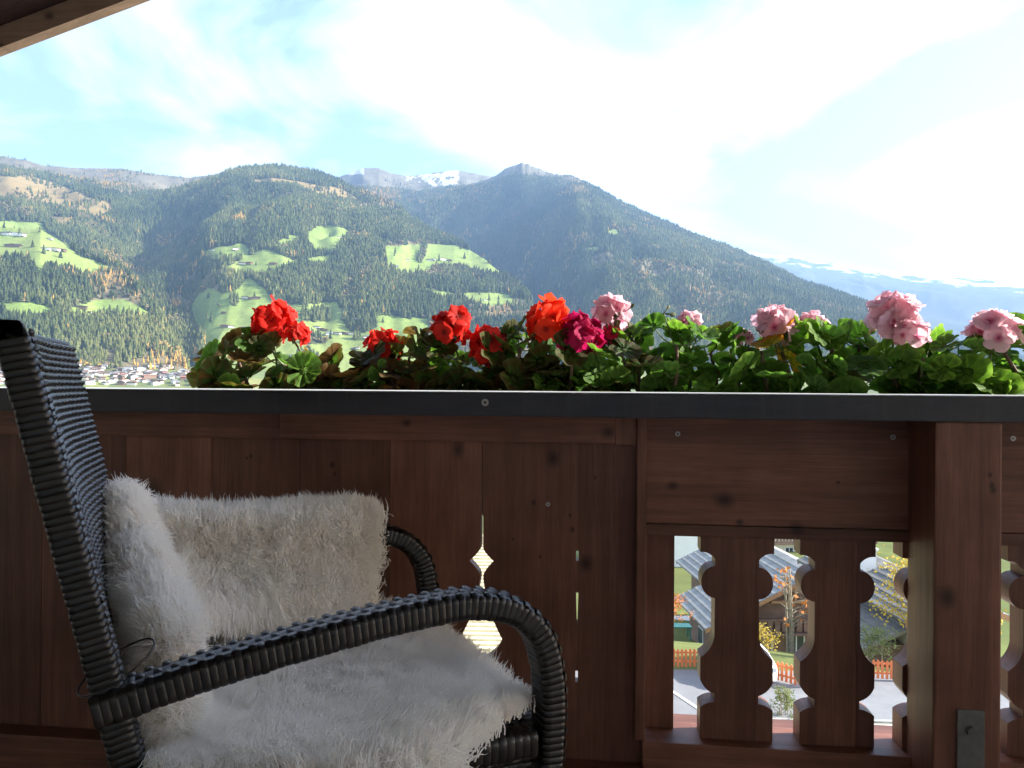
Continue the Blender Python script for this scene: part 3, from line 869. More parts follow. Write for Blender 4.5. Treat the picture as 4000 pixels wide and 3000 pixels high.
roof_far('verge_board', XRIDGE + .001, 9, YV, YV + .045, 0.0, hb_ + .12, M_RAFT)
roof_far('roof_deck', XRIDGE + .001, 9, -1.19, YV - .0005, hb_ + .02, hb_ + .06, M_WPLAIN)
roof_far('roof_covering', XRIDGE + .001, 9.2, -1.19, YV + .10, hb_ + .125, hb_ + .17, M_RAIL)

# ---------------------------------------------------------------- woven armchair
A_CH = math.radians(25.0)
CH_O = ld(-0.474, 0.90)           # near back corner at arm height, u = 0, w = 0
Fv = ld(math.cos(A_CH), math.sin(A_CH))
Wv = ld(-math.sin(A_CH), math.cos(A_CH))
CH_W = 0.56
chair = empty('wicker_armchair', (CH_O.x, CH_O.y, 0), math.atan2(Fv.y, Fv.x))
tag(chair, 'dark brown woven wicker armchair with tall curved back, draped in sheepskin', 'armchair')
def CW(u, w, z):                  # chair coordinates to world
    return Vector((CH_O.x, CH_O.y, 0)) + Fv * u + Wv * w + Vector((0, 0, z))
def CL(p):                        # world to chair-local
    d = Vector(p) - Vector((CH_O.x, CH_O.y, 0))
    return Vector((d.dot(Fv), d.dot(Wv), p[2]))
q = Mat('synthetic_wicker')
oi = q.n('ShaderNodeObjectInfo')
nv = q.noise(q.coord('Object', (1, 1, 1)), 70.0, 3)
c = q.ramp(nv, [(0.3, (0.008, 0.007, 0.0068)), (0.7, (0.017, 0.0145, 0.014))])
q.base(q.mix(1.0, c, q.ramp(oi.outputs['Random'], [(0, (0.8, 0.8, 0.8)), (1, (1.3, 1.2, 1.1))]), 'MULTIPLY'))
q.set(Roughness=0.36)
q.p.inputs['Coat Weight'].default_value = 0.0
q.p.inputs['Coat Roughness'].default_value = 0.22
q.p.inputs['Specular IOR Level'].default_value = 0.5
fine = q.n('ShaderNodeTexWave', wave_type='BANDS', bands_direction='DIAGONAL')
fine.inputs['Scale'].default_value = 130.0
q.bump(fine.outputs['Fac'], 0.08, 0.001)
M_CANE = q.m
def rrect(a, b, n=4, r=0.27, mid=0):     # rounded rectangle, half sizes a (side) and b (up)
    out = []
    rr = min(a, b) * 2 * r
    for (sx, sy_, a0) in ((1, 1, 0), (-1, 1, 90), (-1, -1, 180), (1, -1, 270)):
        for k in range(n):
            t = math.radians(a0 + 90 * k / (n - 1))
            out.append((sx * (a - rr) + rr * math.cos(t), sy_ * (b - rr) + rr * math.sin(t)))
    if not mid:
        return out
    dense = []
    for (x0, y0), (x1, y1) in zip(out, out[1:] + out[:1]):
        dense.append((x0, y0))
        L = math.hypot(x1 - x0, y1 - y0)
        if L > .008:
            dense += [(x0 + (x1 - x0) * k / mid, y0 + (y1 - y0) * k / mid) for k in range(1, mid)]
    return dense
def frames(path):                 # path in the chair's u-z plane (or along w): tangent, side, up
    out = []
    for i, p in enumerate(path):
        t = (path[min(i + 1, len(path) - 1)] - path[max(i - 1, 0)]).normalized()
        side = Vector((0, 1, 0)) if abs(t.y) < 0.8 else Vector((1, 0, 0))
        side = (side - t * side.dot(t)).normalized()
        up = side.cross(t)
        if (up.z < 0 and abs(t.z) < .75 and abs(t.y) < .8):
            up = -up
        out.append((p, t, side, up))
    return out
def resample(path, step):
    out, acc = [path[0].copy()], 0.0
    for a_, b_ in zip(path, path[1:]):
        L = (b_ - a_).length
        d = step - acc
        while d <= L:
            out.append(a_.lerp(b_, d / L)); d += step
        acc = L - (d - step)
    return out
def wrapped(name, ctrl, a, b, step, parent, single=False, weave=False, jit=0.0006):
    """A bar wound with cane strands. Each strand is a piece of its own unless single."""
    P = resample(catmull(ctrl, 14), step)
    FR = frames(P)
    up_prev = None
    fixed = []
    for (p, t, s, u) in FR:       # keep the frame from flipping along the bend
        if up_prev is not None and u.dot(up_prev) < 0:
            u = -u
        up_prev = u
        fixed.append((p, t, s, u))
    sec = rrect(a, b, mid=9 if weave else 3)
    core = MB()
    cs = rrect(a - .0015, b - .0015)
    core.add([p + s * x + u * y for (p, t, s, u) in fixed for x, y in cs], grid_faces(len(fixed), len(cs), True))
    bar = core.build(name, M_CANE, parent, True)
    acc = MB()
    for i in range(len(fixed) - 1):
        (p0, t0_, s0, u0), (p1, t1_, s1, u1) = fixed[i], fixed[i + 1]
        v = []
        tw = RNG.uniform(-1, 1) * jit * (1.0 if RNG.random() > .12 else 2.2)
        for k, (tt, h) in enumerate(((0.0, -0.0005), (0.14, 0.0003), (0.5, 0.0006), (0.86, 0.0003), (1.0, -0.0005))):
            p, s, u = p0.lerp(p1, tt), s0.lerp(s1, tt), u0.lerp(u1, tt)
            for (x, y) in sec:
                n_ = Vector((x / a, y / b)).normalized()
                o_ = h + tw
                if weave and y > b * .55 and abs(x) < a * .80:            # basket weave on the upper face
                    o_ -= .0026
                v.append(p + s * (x + n_.x * o_) + u * (y + n_.y * o_))
        f = grid_faces(5, len(sec), True)
        if weave:
            for col in range(3):
                if (i + col) % 2:
                    continue
                xa = -a * .98 + col * a * .653 + (.0004 if col else 0)
                xb = xa + a * .653 - .0008
                o0 = len(v)
                for ii in range(5):
                    for kk in range(5):
                        ex, et = ii / 4, kk / 4
                        x = xa + (xb - xa) * ex
                        h = .0030 * (1 - .9 * (2 * ex - 1) ** 4) * (1 - .55 * (2 * et - 1) ** 2) - .0012
                        h -= .003 * max(0, abs(x) / a - .80) / .2
                        tt = -.03 + 1.06 * et
                        v.append(p0.lerp(p1, tt) + s0.lerp(s1, tt) * x + u0.lerp(u1, tt) * (b + h))
                f += [tuple(q_ + o0 for q_ in g4) for g4 in grid_faces(5, 5)]
        if single:
            acc.add(v, f)
        else:
            obj('cane_strand', v, f, M_CANE, bar, True)
    if single:
        o_ = acc.build('cane_winding', M_CANE, bar, True)
        o_['kind'] = 'stuff'
    if weave:
        for x in (-a * .34, a * .34):
            m2 = MB()
            vs = []
            for i, (p, t, s, u) in enumerate(fixed):
                hgt = -0.0014
                for dx in (-a * .3, 0, a * .3):
                    vs.append(p + s * (x + dx) + u * (b + hgt + (0.0006 if dx == 0 else 0)))
            m2.add(vs, grid_faces(len(fixed), 3))
            m2.build('running_strand', M_CANE, bar, True)
    return bar
ARM = [(-.012, .598), (.05, .612), (.13, .628), (.25, .648), (.38, .664), (.46, .667), (.525, .650), (.568, .608), (.586, .54), (.586, .45), (.574, .30), (.560, .01)]
arm_pts = lambda w: [Vector((u, w, z)) for u, z in ARM]
wrapped('armrest', arm_pts(0.0), .026, .0195, .0098, chair, False, True)
wrapped('armrest', arm_pts(CH_W), .026, .0195, .0098, chair, True, True)
LEAN = 0.235
BK_W = .515
back_u = lambda z: -LEAN * (z - .65) - 0.10 * max(0, .45 - z) ** 2
bulge = lambda s: -0.022 * math.sin(math.pi * min(1, max(0, s)))
bp = lambda w: [Vector((back_u(z) - .005, w, z)) for z in (.01, .2, .4, .6, .8, .95, 1.030)]
wrapped('back_post', bp(0.0), .014, .0175, .0086, chair, False)
wrapped('back_post', bp(BK_W), .012, .0165, .0115, chair, True)
wrapped('back_top_bar', [Vector((back_u(1.035) - .008 + bulge(w / BK_W), w, 1.036)) for w in np.linspace(-.008, BK_W + .006, 7)], .016, .012, .0125, chair, True)
# woven sheet of the back: level strands over and under the uprights
def woven(name, pos, nrm, nu, nv, rows, cols, amp, parent, half_h):
    b = MB()
    for r in range(rows):
        v = []
        ns = cols * 4
        for i in range(ns + 1):
            s = i / ns
            o_ = amp * math.cos(math.pi * (s * cols + r))
            for k, (dh, bul) in enumerate(((-1, -.0010), (-.5, .0006), (.5, .0006), (1, -.0010))):
                t = (r + .5 + dh * half_h) / rows
                v.append(pos(s, t) + nrm(s, t) * (o_ + bul))
        b.add(v, grid_faces(ns + 1, 4))
    for c_ in range(cols + 1):
        v = []
        for i in range(rows * 2 + 1):
            t = i / (rows * 2)
            o_ = -amp * math.cos(math.pi * (c_ + i / 2.0 - .5)) * .8
            for dx in (-.24, .24):
                s = min(1, max(0, (c_ + dx) / cols))
                v.append(pos(s, t) + nrm(s, t) * o_)
        b.add(v, grid_faces(rows * 2 + 1, 2))
    o_ = b.build(name, M_CANE, parent, True)
    o_['kind'] = 'stuff'
    return o_
bpos = lambda s, t: Vector((back_u(.40 + .64 * t) + .014 + bulge(s), -.004 + (BK_W + .008) * s, .40 + .64 * t))
bn = Vector((1, 0, LEAN)).normalized()
# front of the back: rounded cane bricks in a running weave over a dark ground
b, g_ = MB(), MB()
rows_, cols_ = 66, 17
for r_ in range(rows_):
    for c_ in range(-1, cols_):
        s0, s1 = (c_ + .5 * (r_ % 2) + .04) / cols_, (c_ + .5 * (r_ % 2) + .90) / cols_
        s0, s1 = max(0, s0), min(1, s1)
        if s1 - s0 < .012:
            continue
        v = []
        jz = RNG.uniform(-.05, .05)
        for i_ in range(6):
            e = i_ / 5
            for k in range(5):
                h = k / 4
                bul = .0042 * (1 - (2 * e - 1) ** 4) * (1 - .75 * (2 * h - 1) ** 2) - .0016 * ((2 * h - 1) ** 6)
                v.append(bpos(s0 + (s1 - s0) * e, (r_ + .05 + .9 * h + jz) / rows_) + bn * bul)
        b.add(v, grid_faces(6, 5))
g_.add([bpos(x, y) - bn * .001 for x in np.linspace(0, 1, 14) for y in np.linspace(0, 1, 30)], grid_faces(14, 30))
o_ = b.build('woven_back', M_CANE, chair, True)
o_['kind'] = 'stuff'
g_.build('back_lining', M_CANE, o_, True)
bpos2 = lambda s, t: Vector((back_u(.40 + .64 * t) - .018 + bulge(s), .010 + (BK_W - .02) * s, .40 + .64 * t))
woven('woven_back', bpos2, lambda s, t: -bn, 0, 0, 62, 19, .0042, chair, .46)
# seat frame, seat and apron
ZSE = .455
wrapped('seat_rail', [Vector((u, .0, ZSE)) for u in (.06, .2, .35, .5, .565)], .020, .020, .0125, chair, True)
wrapped('seat_rail', [Vector((u, CH_W, ZSE)) for u in (.06, .2, .35, .5, .565)], .020, .020, .0125, chair, True)
wrapped('front_rail', [Vector((.572, w, ZSE)) for w in np.linspace(.0, CH_W, 5)], .020, .020, .0125, chair, True)
woven('woven_seat', lambda s, t: Vector((.06 + .51 * t, .012 + (CH_W - .024) * s, ZSE + .012 - .02 * math.sin(math.pi * s) * math.sin(math.pi * t))), lambda s, t: Vector((0, 0, 1)), 0, 0, 44, 24, .0024, chair, .46)
woven('woven_apron', lambda s, t: Vector((.585 - .05 * (1 - t), .012 + (CH_W - .024) * s, .27 + .175 * t)), lambda s, t: Vector((1, 0, 0)), 0, 0, 18, 24, .0024, chair, .46)
woven('woven_side', lambda s, t: Vector((.04 + .53 * s, -.006, .29 + .155 * t)), lambda s, t: Vector((0, -1, 0)), 0, 0, 16, 24, .0024, chair, .46)
# loose tie ring at the joint of arm and back
b = MB()
rg = []
for k in range(41):
    a_ = 2 * math.pi * k / 40
    rg.append(Vector((.012 + .040 * math.cos(a_), -.004 + .030 * math.sin(a_), .645 + .012 * math.sin(a_ + .8) + .014 * math.cos(a_))))
b.tube(rg, .0012, 6, False)
b.build('cable_tie', plain('black_nylon', (0.02, 0.02, 0.022), 0.3), chair, True)

# ---------------------------------------------------------------- sheepskins
q = Mat('sheepskin_wool')
ic = q.n('ShaderNodeHairInfo')
f1 = q.noise(q.coord('Object'), 9.0, 4)
c = q.ramp(f1, [(0.3, (0.96, 0.925, 0.87)), (0.7, (0.98, 0.965, 0.94))])
c = q.mix(q.math('MULTIPLY', ic.outputs['Random'], 0.5), c, (0.96, 0.94, 0.91))
c = q.mix(q.math('MULTIPLY', q.math('SUBTRACT', 1.0, ic.outputs['Intercept']), 0.22), c, (0.90, 0.82, 0.72))
q.base(c)
q.set(Roughness=0.75)
q.p.inputs['Specular IOR Level'].default_value = 0.25
tr = q.n('ShaderNodeBsdfTranslucent')
q.l(c, tr.inputs['Color'])
mx = q.n('ShaderNodeMixShader'); mx.inputs[0].default_value = 0.4
q.l(q.p.outputs[0], mx.inputs[1]); q.l(tr.outputs[0], mx.inputs[2]); q.l(mx.outputs[0], q.out.inputs['Surface'])
M_WOOL = q.m
M_HIDE = plain('sheepskin_hide', (0.93, 0.88, 0.81), 0.9, 0.12, 25.0, spec=0.1)

def patch(rows, n):               # smooth surface through a grid of points
    R1 = [catmull(r, n) for r in rows]
    cols = [catmull([r[j] for r in R1], n) for j in range(len(R1[0]))]
    return [[cols[j][i] for j in range(len(cols))] for i in range(len(cols[0]))]
def grow(name, label, surfs, n_clump, length, comb, parent_label_group=None, flips=None):
    hide = MB()
    for G in surfs:
        hide.add([p for row in G for p in row], grid_faces(len(G), len(G[0])))
    o = hide.build(name, M_HIDE, None, True)
    tag(o, label, 'sheepskin')
    # areas
    pos, nor, wts = [], [], []
    P_all, rad_all = [], []
    areas = []
    for si, G in enumerate(surfs):
        A = np.array([[tuple(p) for p in row] for row in G])
        du, dv = np.gradient(A, axis=0), np.gradient(A, axis=1)
        N = np.cross(du, dv)
        ar = np.linalg.norm(N, axis=2)
        N = N / np.maximum(ar[..., None], 1e-9) * (flips[si] if flips else 1)
        areas.append((A, N, ar))
    tot = sum(a_[2].sum() for a_ in areas)
    for si2, (A, N, ar) in enumerate(areas):
        m = int(n_clump * ar.sum() / tot)
        pr = (ar / ar.sum()).ravel()
        k = NPR.choice(ar.size, m, p=pr)
        ii, jj = np.unravel_index(k, ar.shape)
        ii2, jj2 = np.clip(ii + NPR.choice([-1, 1], m), 0, A.shape[0] - 1), np.clip(jj + NPR.choice([-1, 1], m), 0, A.shape[1] - 1)
        s, t = NPR.random((m, 1)) * .5, NPR.random((m, 1)) * .5
        root = A[ii, jj] + (A[ii2, jj] - A[ii, jj]) * s + (A[ii, jj2] - A[ii, jj]) * t
        nn = N[ii, jj]
        ed = np.minimum(np.minimum(ii, A.shape[0] - 1 - ii) / A.shape[0], np.minimum(jj, A.shape[1] - 1 - jj) / A.shape[1])[:, None]
        swirl = np.stack([fbm(root[:, 0] * 7 + k_ * 9, root[:, 1] * 7 + root[:, 2] * 6, 3, 500 + k_) - .5 for k_ in range(3)], 1) * 2.2
        cd = np.array([comb(*r) for r in root]) + swirl
        cd = cd - nn * (cd * nn).sum(1, keepdims=True)
        ln = (length[si2] if isinstance(length, (list, tuple)) else length) * NPR.uniform(.75, 1.25, (m, 1))
        jitd = NPR.normal(0, .16, (m, 3))
        tip = root + (nn * .82 + cd * .55 + jitd) / np.linalg.norm(nn * .82 + cd * .55, axis=1, keepdims=True) * ln + np.array([0, 0, -.10]) * ln
        K = 25
        for _ in range(K):
            jr = NPR.normal(0, .0105, (m, 3)); jr -= nn * (jr * nn).sum(1, keepdims=True)
            jt = NPR.normal(0, .0045, (m, 3)) + jr * .66
            r0 = root + jr - nn * .002
            t1 = tip + jt
            mid = r0 + nn * ln * .42 + (t1 - r0) * .20
            pts = []
            for tt in (0, .3, .6, .82, 1.0):
                pts.append(r0 * (1 - tt) ** 2 + mid * 2 * tt * (1 - tt) + t1 * tt ** 2 + (NPR.normal(0, .0008, (m, 3)) if 0 < tt < 1 else 0))
            P_all.append(np.stack(pts, 1))
    PA = np.concatenate(P_all)
    ns = len(PA)
    cu = bpy.data.hair_curves.new('wool')
    cu.add_curves([5] * ns)
    cu.points.foreach_set('position', PA.astype(np.float32).ravel())
    cu.points.foreach_set('radius', np.tile(np.array([.00085, .0008, .00064, .0004, .0001], np.float32), ns))
    cu.materials.append(M_WOOL)
    w = bpy.data.objects.new('wool', cu)
    COL.objects.link(w)
    w.parent = o
    w['kind'] = 'stuff'
    print(name, ns, 'strands')
    return o
D = at_depth
# skin over the far arm and the foot of the back
arm_panel = [
 [D(540, 2085, 1.50), D(800, 2090, 1.53), D(1050, 2085, 1.58), D(1290, 2075, 1.64), D(1455, 2090, 1.69)],
 [D(540, 2000, 1.46), D(800, 2022, 1.49), D(1050, 2008, 1.54), D(1290, 1985, 1.60), D(1460, 1995, 1.66)],
 [D(545, 2030, 1.40), D(800, 2048, 1.43), D(1050, 2036, 1.48), D(1290, 2018, 1.54), D(1470, 2030, 1.60)],
 [D(550, 2170, 1.36), D(800, 2170, 1.41), D(1050, 2170, 1.45), D(1290, 2170, 1.51), D(1480, 2180, 1.57)],
 [D(600, 2330, 1.27), D(850, 2320, 1.36), D(1100, 2320, 1.41), D(1310, 2320, 1.47), D(1455, 2310, 1.53)],
 [D(640, 2470, 1.20), D(880, 2460, 1.30), D(1110, 2455, 1.36), D(1320, 2450, 1.42), D(1440, 2430, 1.48)],
]
lobe_c = [(D(475, 1930, 1.35), .020), (D(495, 2030, 1.31), .026), (D(530, 2180, 1.24), .030), (D(585, 2330, 1.15), .033), (D(640, 2470, 1.07), .031), (D(655, 2620, 1.03), .026), (D(650, 2800, 1.0), .026), (D(640, 3000, .98), .026), (D(635, 3150, .98), .026)]
cc = catmull([p for p, r in lobe_c], 5)
rr_ = np.interp(np.linspace(0, len(lobe_c) - 1, len(cc)), range(len(lobe_c)), [r for p, r in lobe_c])
lobe = []
for i, p in enumerate(cc):
    t = (cc[min(i + 1, len(cc) - 1)] - cc[max(i - 1, 0)]).normalized()
    s = t.cross(Fv).normalized()
    u = s.cross(t).normalized()
    rad = rr_[i] * (0.35 if i == 0 else 1)
    lobe.append([p + (s * math.cos(a_) * .92 + u * math.sin(a_)) * rad for a_ in np.linspace(0, 2 * math.pi, 17)])
grow('sheepskin', 'cream sheepskin thrown over the far armrest and foot of the wicker back', [patch(arm_panel, 8), lobe], 4600, (.024, .021),
     lambda x, y, z: (-Fv.x * .5, -Fv.y * .5, .25), flips=(1, 1))
# skin on the seat
ZF = .505
def SZ(px, py, dz=0.0):
    return at_z(px, py, ZF + dz)
seat = [
 [D(700, 2400, 1.36), D(960, 2395, 1.42), D(1220, 2395, 1.49), D(1470, 2395, 1.56), D(1650, 2425, 1.60)],
 [SZ(680, 2480, .012), SZ(980, 2480, .01), SZ(1260, 2480, .008), SZ(1520, 2480, .004), SZ(1735, 2505, -.01)],
 [SZ(640, 2620, .004), SZ(990, 2620, -.006), SZ(1320, 2620, -.006), SZ(1640, 2620, 0), SZ(1890, 2640, -.004)],
 [SZ(620, 2760, .004), SZ(980, 2760, -.008), SZ(1350, 2760, -.006), SZ(1730, 2755, .004), SZ(2020, 2735, -.004)],
 [SZ(600, 2900, .006), SZ(960, 2910, -.004), SZ(1320, 2910, 0), SZ(1650, 2890, .008), SZ(1880, 2850, .0)],
 [SZ(600, 3080, .006), SZ(950, 3090, 0), SZ(1300, 3080, .004), SZ(1560, 3040, .004), SZ(1760, 2990, -.004)],
 [SZ(600, 3300, -.05), SZ(950, 3320, -.06), SZ(1300, 3300, -.06), SZ(1560, 3230, -.06), SZ(1740, 3160, -.06)],
]
grow('sheepskin', 'thick white sheepskin lying on the seat of the wicker armchair', [patch(seat, 8)], 6000, .026,
     lambda x, y, z: (Fv.x * .35 - Wv.x * .5, Fv.y * .35 - Wv.y * .5, .1), flips=(1,))

# ---------------------------------------------------------------- geraniums in window boxes outside the rail
def leaf_mat(name, c_in, c_ring, c_out, trans=0.5, edge=None):
    q = Mat(name)
    tc = q.n('ShaderNodeTexCoord')
    ln = q.n('ShaderNodeVectorMath', operation='LENGTH')
    fl = q.n('ShaderNodeVectorMath', operation='MULTIPLY'); fl.inputs[1].default_value = (1, 1, 0)
    q.l(tc.outputs['Object'], fl.inputs[0]); q.l(fl.outputs[0], ln.inputs[0])
    oi = q.n('ShaderNodeObjectInfo')
    wob = q.noise(tc.outputs['Object'], 5.0, 3)
    rad = q.math('ADD', ln.outputs['Value'], q.math('MULTIPLY', q.math('SUBTRACT', wob, .5), .22))
    c = q.ramp(rad, [(0.12, c_in), (0.52, c_in), (0.66, c_ring), (0.80, c_out), (1.0, edge or c_out)])
    sp = q.n('ShaderNodeSeparateXYZ'); q.l(tc.outputs['Object'], sp.inputs[0])
    ang = q.math('ARCTAN2', sp.outputs[1], sp.outputs[0])
    vein = q.math('POWER', q.math('ABSOLUTE', q.math('COSINE', q.math('MULTIPLY', ang, 4.5))), 26.0)
    c = q.mix(q.math('MULTIPLY', vein, 0.35), c, tuple(min(1, x * 1.9 + .02) for x in c_in))
    c = q.mix(1.0, c, q.ramp(oi.outputs['Random'], [(0.0, (0.70, 0.76, 0.70)), (0.6, (1.1, 1.05, 0.95)), (1.0, (1.35, 1.2, 0.9))]), 'MULTIPLY')
    q.base(c)
    q.set(Roughness=0.55)
    q.p.inputs['Specular IOR Level'].default_value = 0.2
    tr = q.n('ShaderNodeBsdfTranslucent')
    q.l(q.mix(1.0, c, (1.25, 1.4, 0.8), 'MULTIPLY'), tr.inputs['Color'])
    mx = q.n('ShaderNodeMixShader'); mx.inputs[0].default_value = trans
    q.l(q.p.outputs[0], mx.inputs[1]); q.l(tr.outputs[0], mx.inputs[2]); q.l(mx.outputs[0], q.out.inputs['Surface'])
    nz = q.noise(tc.outputs['Object'], 14.0, 3)
    q.bump(q.math('ADD', nz, q.math('MULTIPLY', vein, .8)), 0.25, 0.05)
    return q.m
LEAF = {
 'green': leaf_mat('geranium_leaf_green', (0.078, 0.170, 0.026), (0.062, 0.138, 0.024), (0.098, 0.200, 0.034), .5, (0.18, 0.28, 0.08)),
 'dark': leaf_mat('geranium_leaf_dark', (0.045, 0.085, 0.016), (0.080, 0.048, 0.020), (0.060, 0.070, 0.020), .45, (0.12, 0.09, 0.05)),
 'brown': leaf_mat('geranium_leaf_reddened', (0.110, 0.060, 0.028), (0.170, 0.075, 0.030), (0.130, 0.090, 0.030), .5, (0.22, 0.13, 0.08)),
 'yellow': leaf_mat('geranium_leaf_yellowed', (0.30, 0.24, 0.03), (0.42, 0.26, 0.03), (0.45, 0.17, 0.03), .55),
}
def petal_mat(name, c, c2, trans=0.55):
    q = Mat(name)
    tc = q.n('ShaderNodeTexCoord')
    ln = q.n('ShaderNodeVectorMath', operation='LENGTH'); q.l(tc.outputs['Object'], ln.inputs[0])
    oi = q.n('ShaderNodeObjectInfo')
    col = q.ramp(ln.outputs['Value'], [(0.10, c2), (0.42, c), (1.0, tuple(min(1, x * 1.08) for x in c))])
    col = q.mix(1.0, col, q.ramp(oi.outputs['Random'], [(0.0, (0.80, 0.80, 0.80)), (1.0, (1.12, 1.1, 1.1))]), 'MULTIPLY')
    q.base(col)
    q.set(Roughness=0.6)
    q.p.inputs['Specular IOR Level'].default_value = 0.2
    tr = q.n('ShaderNodeBsdfTranslucent'); q.l(col, tr.inputs['Color'])
    mx = q.n('ShaderNodeMixShader'); mx.inputs[0].default_value = trans
    q.l(q.p.outputs[0], mx.inputs[1]); q.l(tr.outputs[0], mx.inputs[2]); q.l(mx.outputs[0], q.out.inputs['Surface'])
    return q.m
PETAL = {
 'red': petal_mat('petal_scarlet', (0.72, 0.034, 0.022), (0.26, 0.012, 0.012)),
 'orange': petal_mat('petal_orange_red', (0.86, 0.070, 0.022), (0.40, 0.020, 0.012)),
 'magenta': petal_mat('petal_magenta', (0.52, 0.012, 0.105), (0.22, 0.008, 0.05)),
 'hot': petal_mat('petal_hot_pink', (0.80, 0.045, 0.15), (0.40, 0.02, 0.08)),
 'pink': petal_mat('petal_pale_pink', (0.80, 0.52, 0.58), (0.62, 0.12, 0.28)),
}
M_STEM = plain('geranium_stem', (0.10, 0.135, 0.04), 0.6, 0.3, 60.0)
M_WOODY = plain('geranium_woody_stem', (0.12, 0.075, 0.05), 0.8, 0.35, 60.0)
M_BUD = plain('geranium_bud', (0.09, 0.11, 0.045), 0.7, 0.3, 60.0)
M_DRY = plain('dried_leaf', (0.10, 0.06, 0.045), 0.9, 0.4, 60.0)

def leaf_mesh(seed):
    r = random.Random(seed)
    lobes = 8
    seg = 44
    span = math.radians(r.uniform(318, 342))
    v, f = [(0, 0, 0)], []
    cup, wav, fold = r.uniform(.10, .34), r.uniform(.03, .075), r.uniform(-.10, .30)
    ph = r.uniform(0, 6)
    rings = (0.36, 0.68, 0.90, 1.0)
    for k, rho in enumerate(rings):
        for j in range(seg + 1):
            t = j / seg
            a_ = -span / 2 + span * t + math.pi / 2 + math.pi
            lob = abs(math.sin(math.pi * lobes * t)) ** .55
            R0 = 0.80 + 0.13 * lob + .05 * math.sin(2 * a_ + ph)
            sc = 0.035 * abs(math.sin(math.pi * lobes * 4 * t)) if k == 3 else 0
            rad = rho * (R0 * (0.55 + .45 * rho) / (0.55 + .45) if k < 3 else R0 + sc)
            rad *= 1.0 - .14 * math.exp(-((t - .0) / .05) ** 2) - .14 * math.exp(-((t - 1) / .05) ** 2)
            x, y = math.cos(a_) * rad, math.sin(a_) * rad
            z = cup * rad * rad + wav * rho * rho * math.cos(2 * math.pi * lobes * t) + fold * abs(x) * .6 + .05 * math.sin(3 * a_ + ph) * rad
            z -= .16 * max(0, rho - .85) * (1 + math.sin(5 * a_ + ph))
            v.append((x, y, z))
    n = seg + 1
    for j in range(seg):
        f.append((0, 1 + j, 2 + j))
    f += [tuple(i + 1 for i in q_) for q_ in grid_faces(len(rings), n)]
    return mesh('leaf', v, f)
LEAF_ME = {k: [leaf_mesh(100 + 7 * s) for s in range(7)] for k in LEAF}
for k, lst in LEAF_ME.items():
    for m in lst:
        m.materials.append(LEAF[k])
        m.polygons.foreach_set('use_smooth', [True] * len(m.polygons))
def floret_mesh(seed):
    r = random.Random(seed)
    b = MB()
    np_ = 5 if seed % 3 else 7
    for p in range(np_):
        a0 = 2 * math.pi * p / np_ + r.uniform(-.15, .15)
        ca, sa = math.cos(a0), math.sin(a0)
        up, wid, tw = r.uniform(.20, .50), r.uniform(.46, .60), r.uniform(-.3, .3)
        v = []
        for i, s in enumerate((0.05, .3, .55, .78, .94, 1.0)):
            w = wid * ((s / .62) ** .75 if s < .62 else math.sqrt(max(.05, 1 - ((s - .62) / .40) ** 2)))
            for t in (-1, -.5, 0, .5, 1):
                x, y = s - .05 * t * t * (s > .7), t * w
                z = up * s ** 1.5 - .16 * s * s * abs(t) ** 1.5 + tw * y * s + .05 * math.sin(7 * t + seed + p) * s - .22 * max(0, s - .7)
                v.append((ca * x - sa * y, sa * x + ca * y, z))
        b.add(v, grid_faces(6, 5))
    return mesh('floret', b.v, b.f)
FL_ME = {}
for k in PETAL:
    FL_ME[k] = [floret_mesh(40 + s) for s in range(5)]
    for m in FL_ME[k]:
        m.materials.append(PETAL[k])
        m.polygons.foreach_set('use_smooth', [True] * len(m.polygons))
def orient(z, spin):
    z = Vector(z).normalized()
    x = Vector((math.cos(spin), math.sin(spin), .13)).cross(z).normalized()
    y = z.cross(x)
    return Matrix((x, y, z)).transposed().to_4x4()
YF = 2.03
ZBOX = ZR1 - 0.035
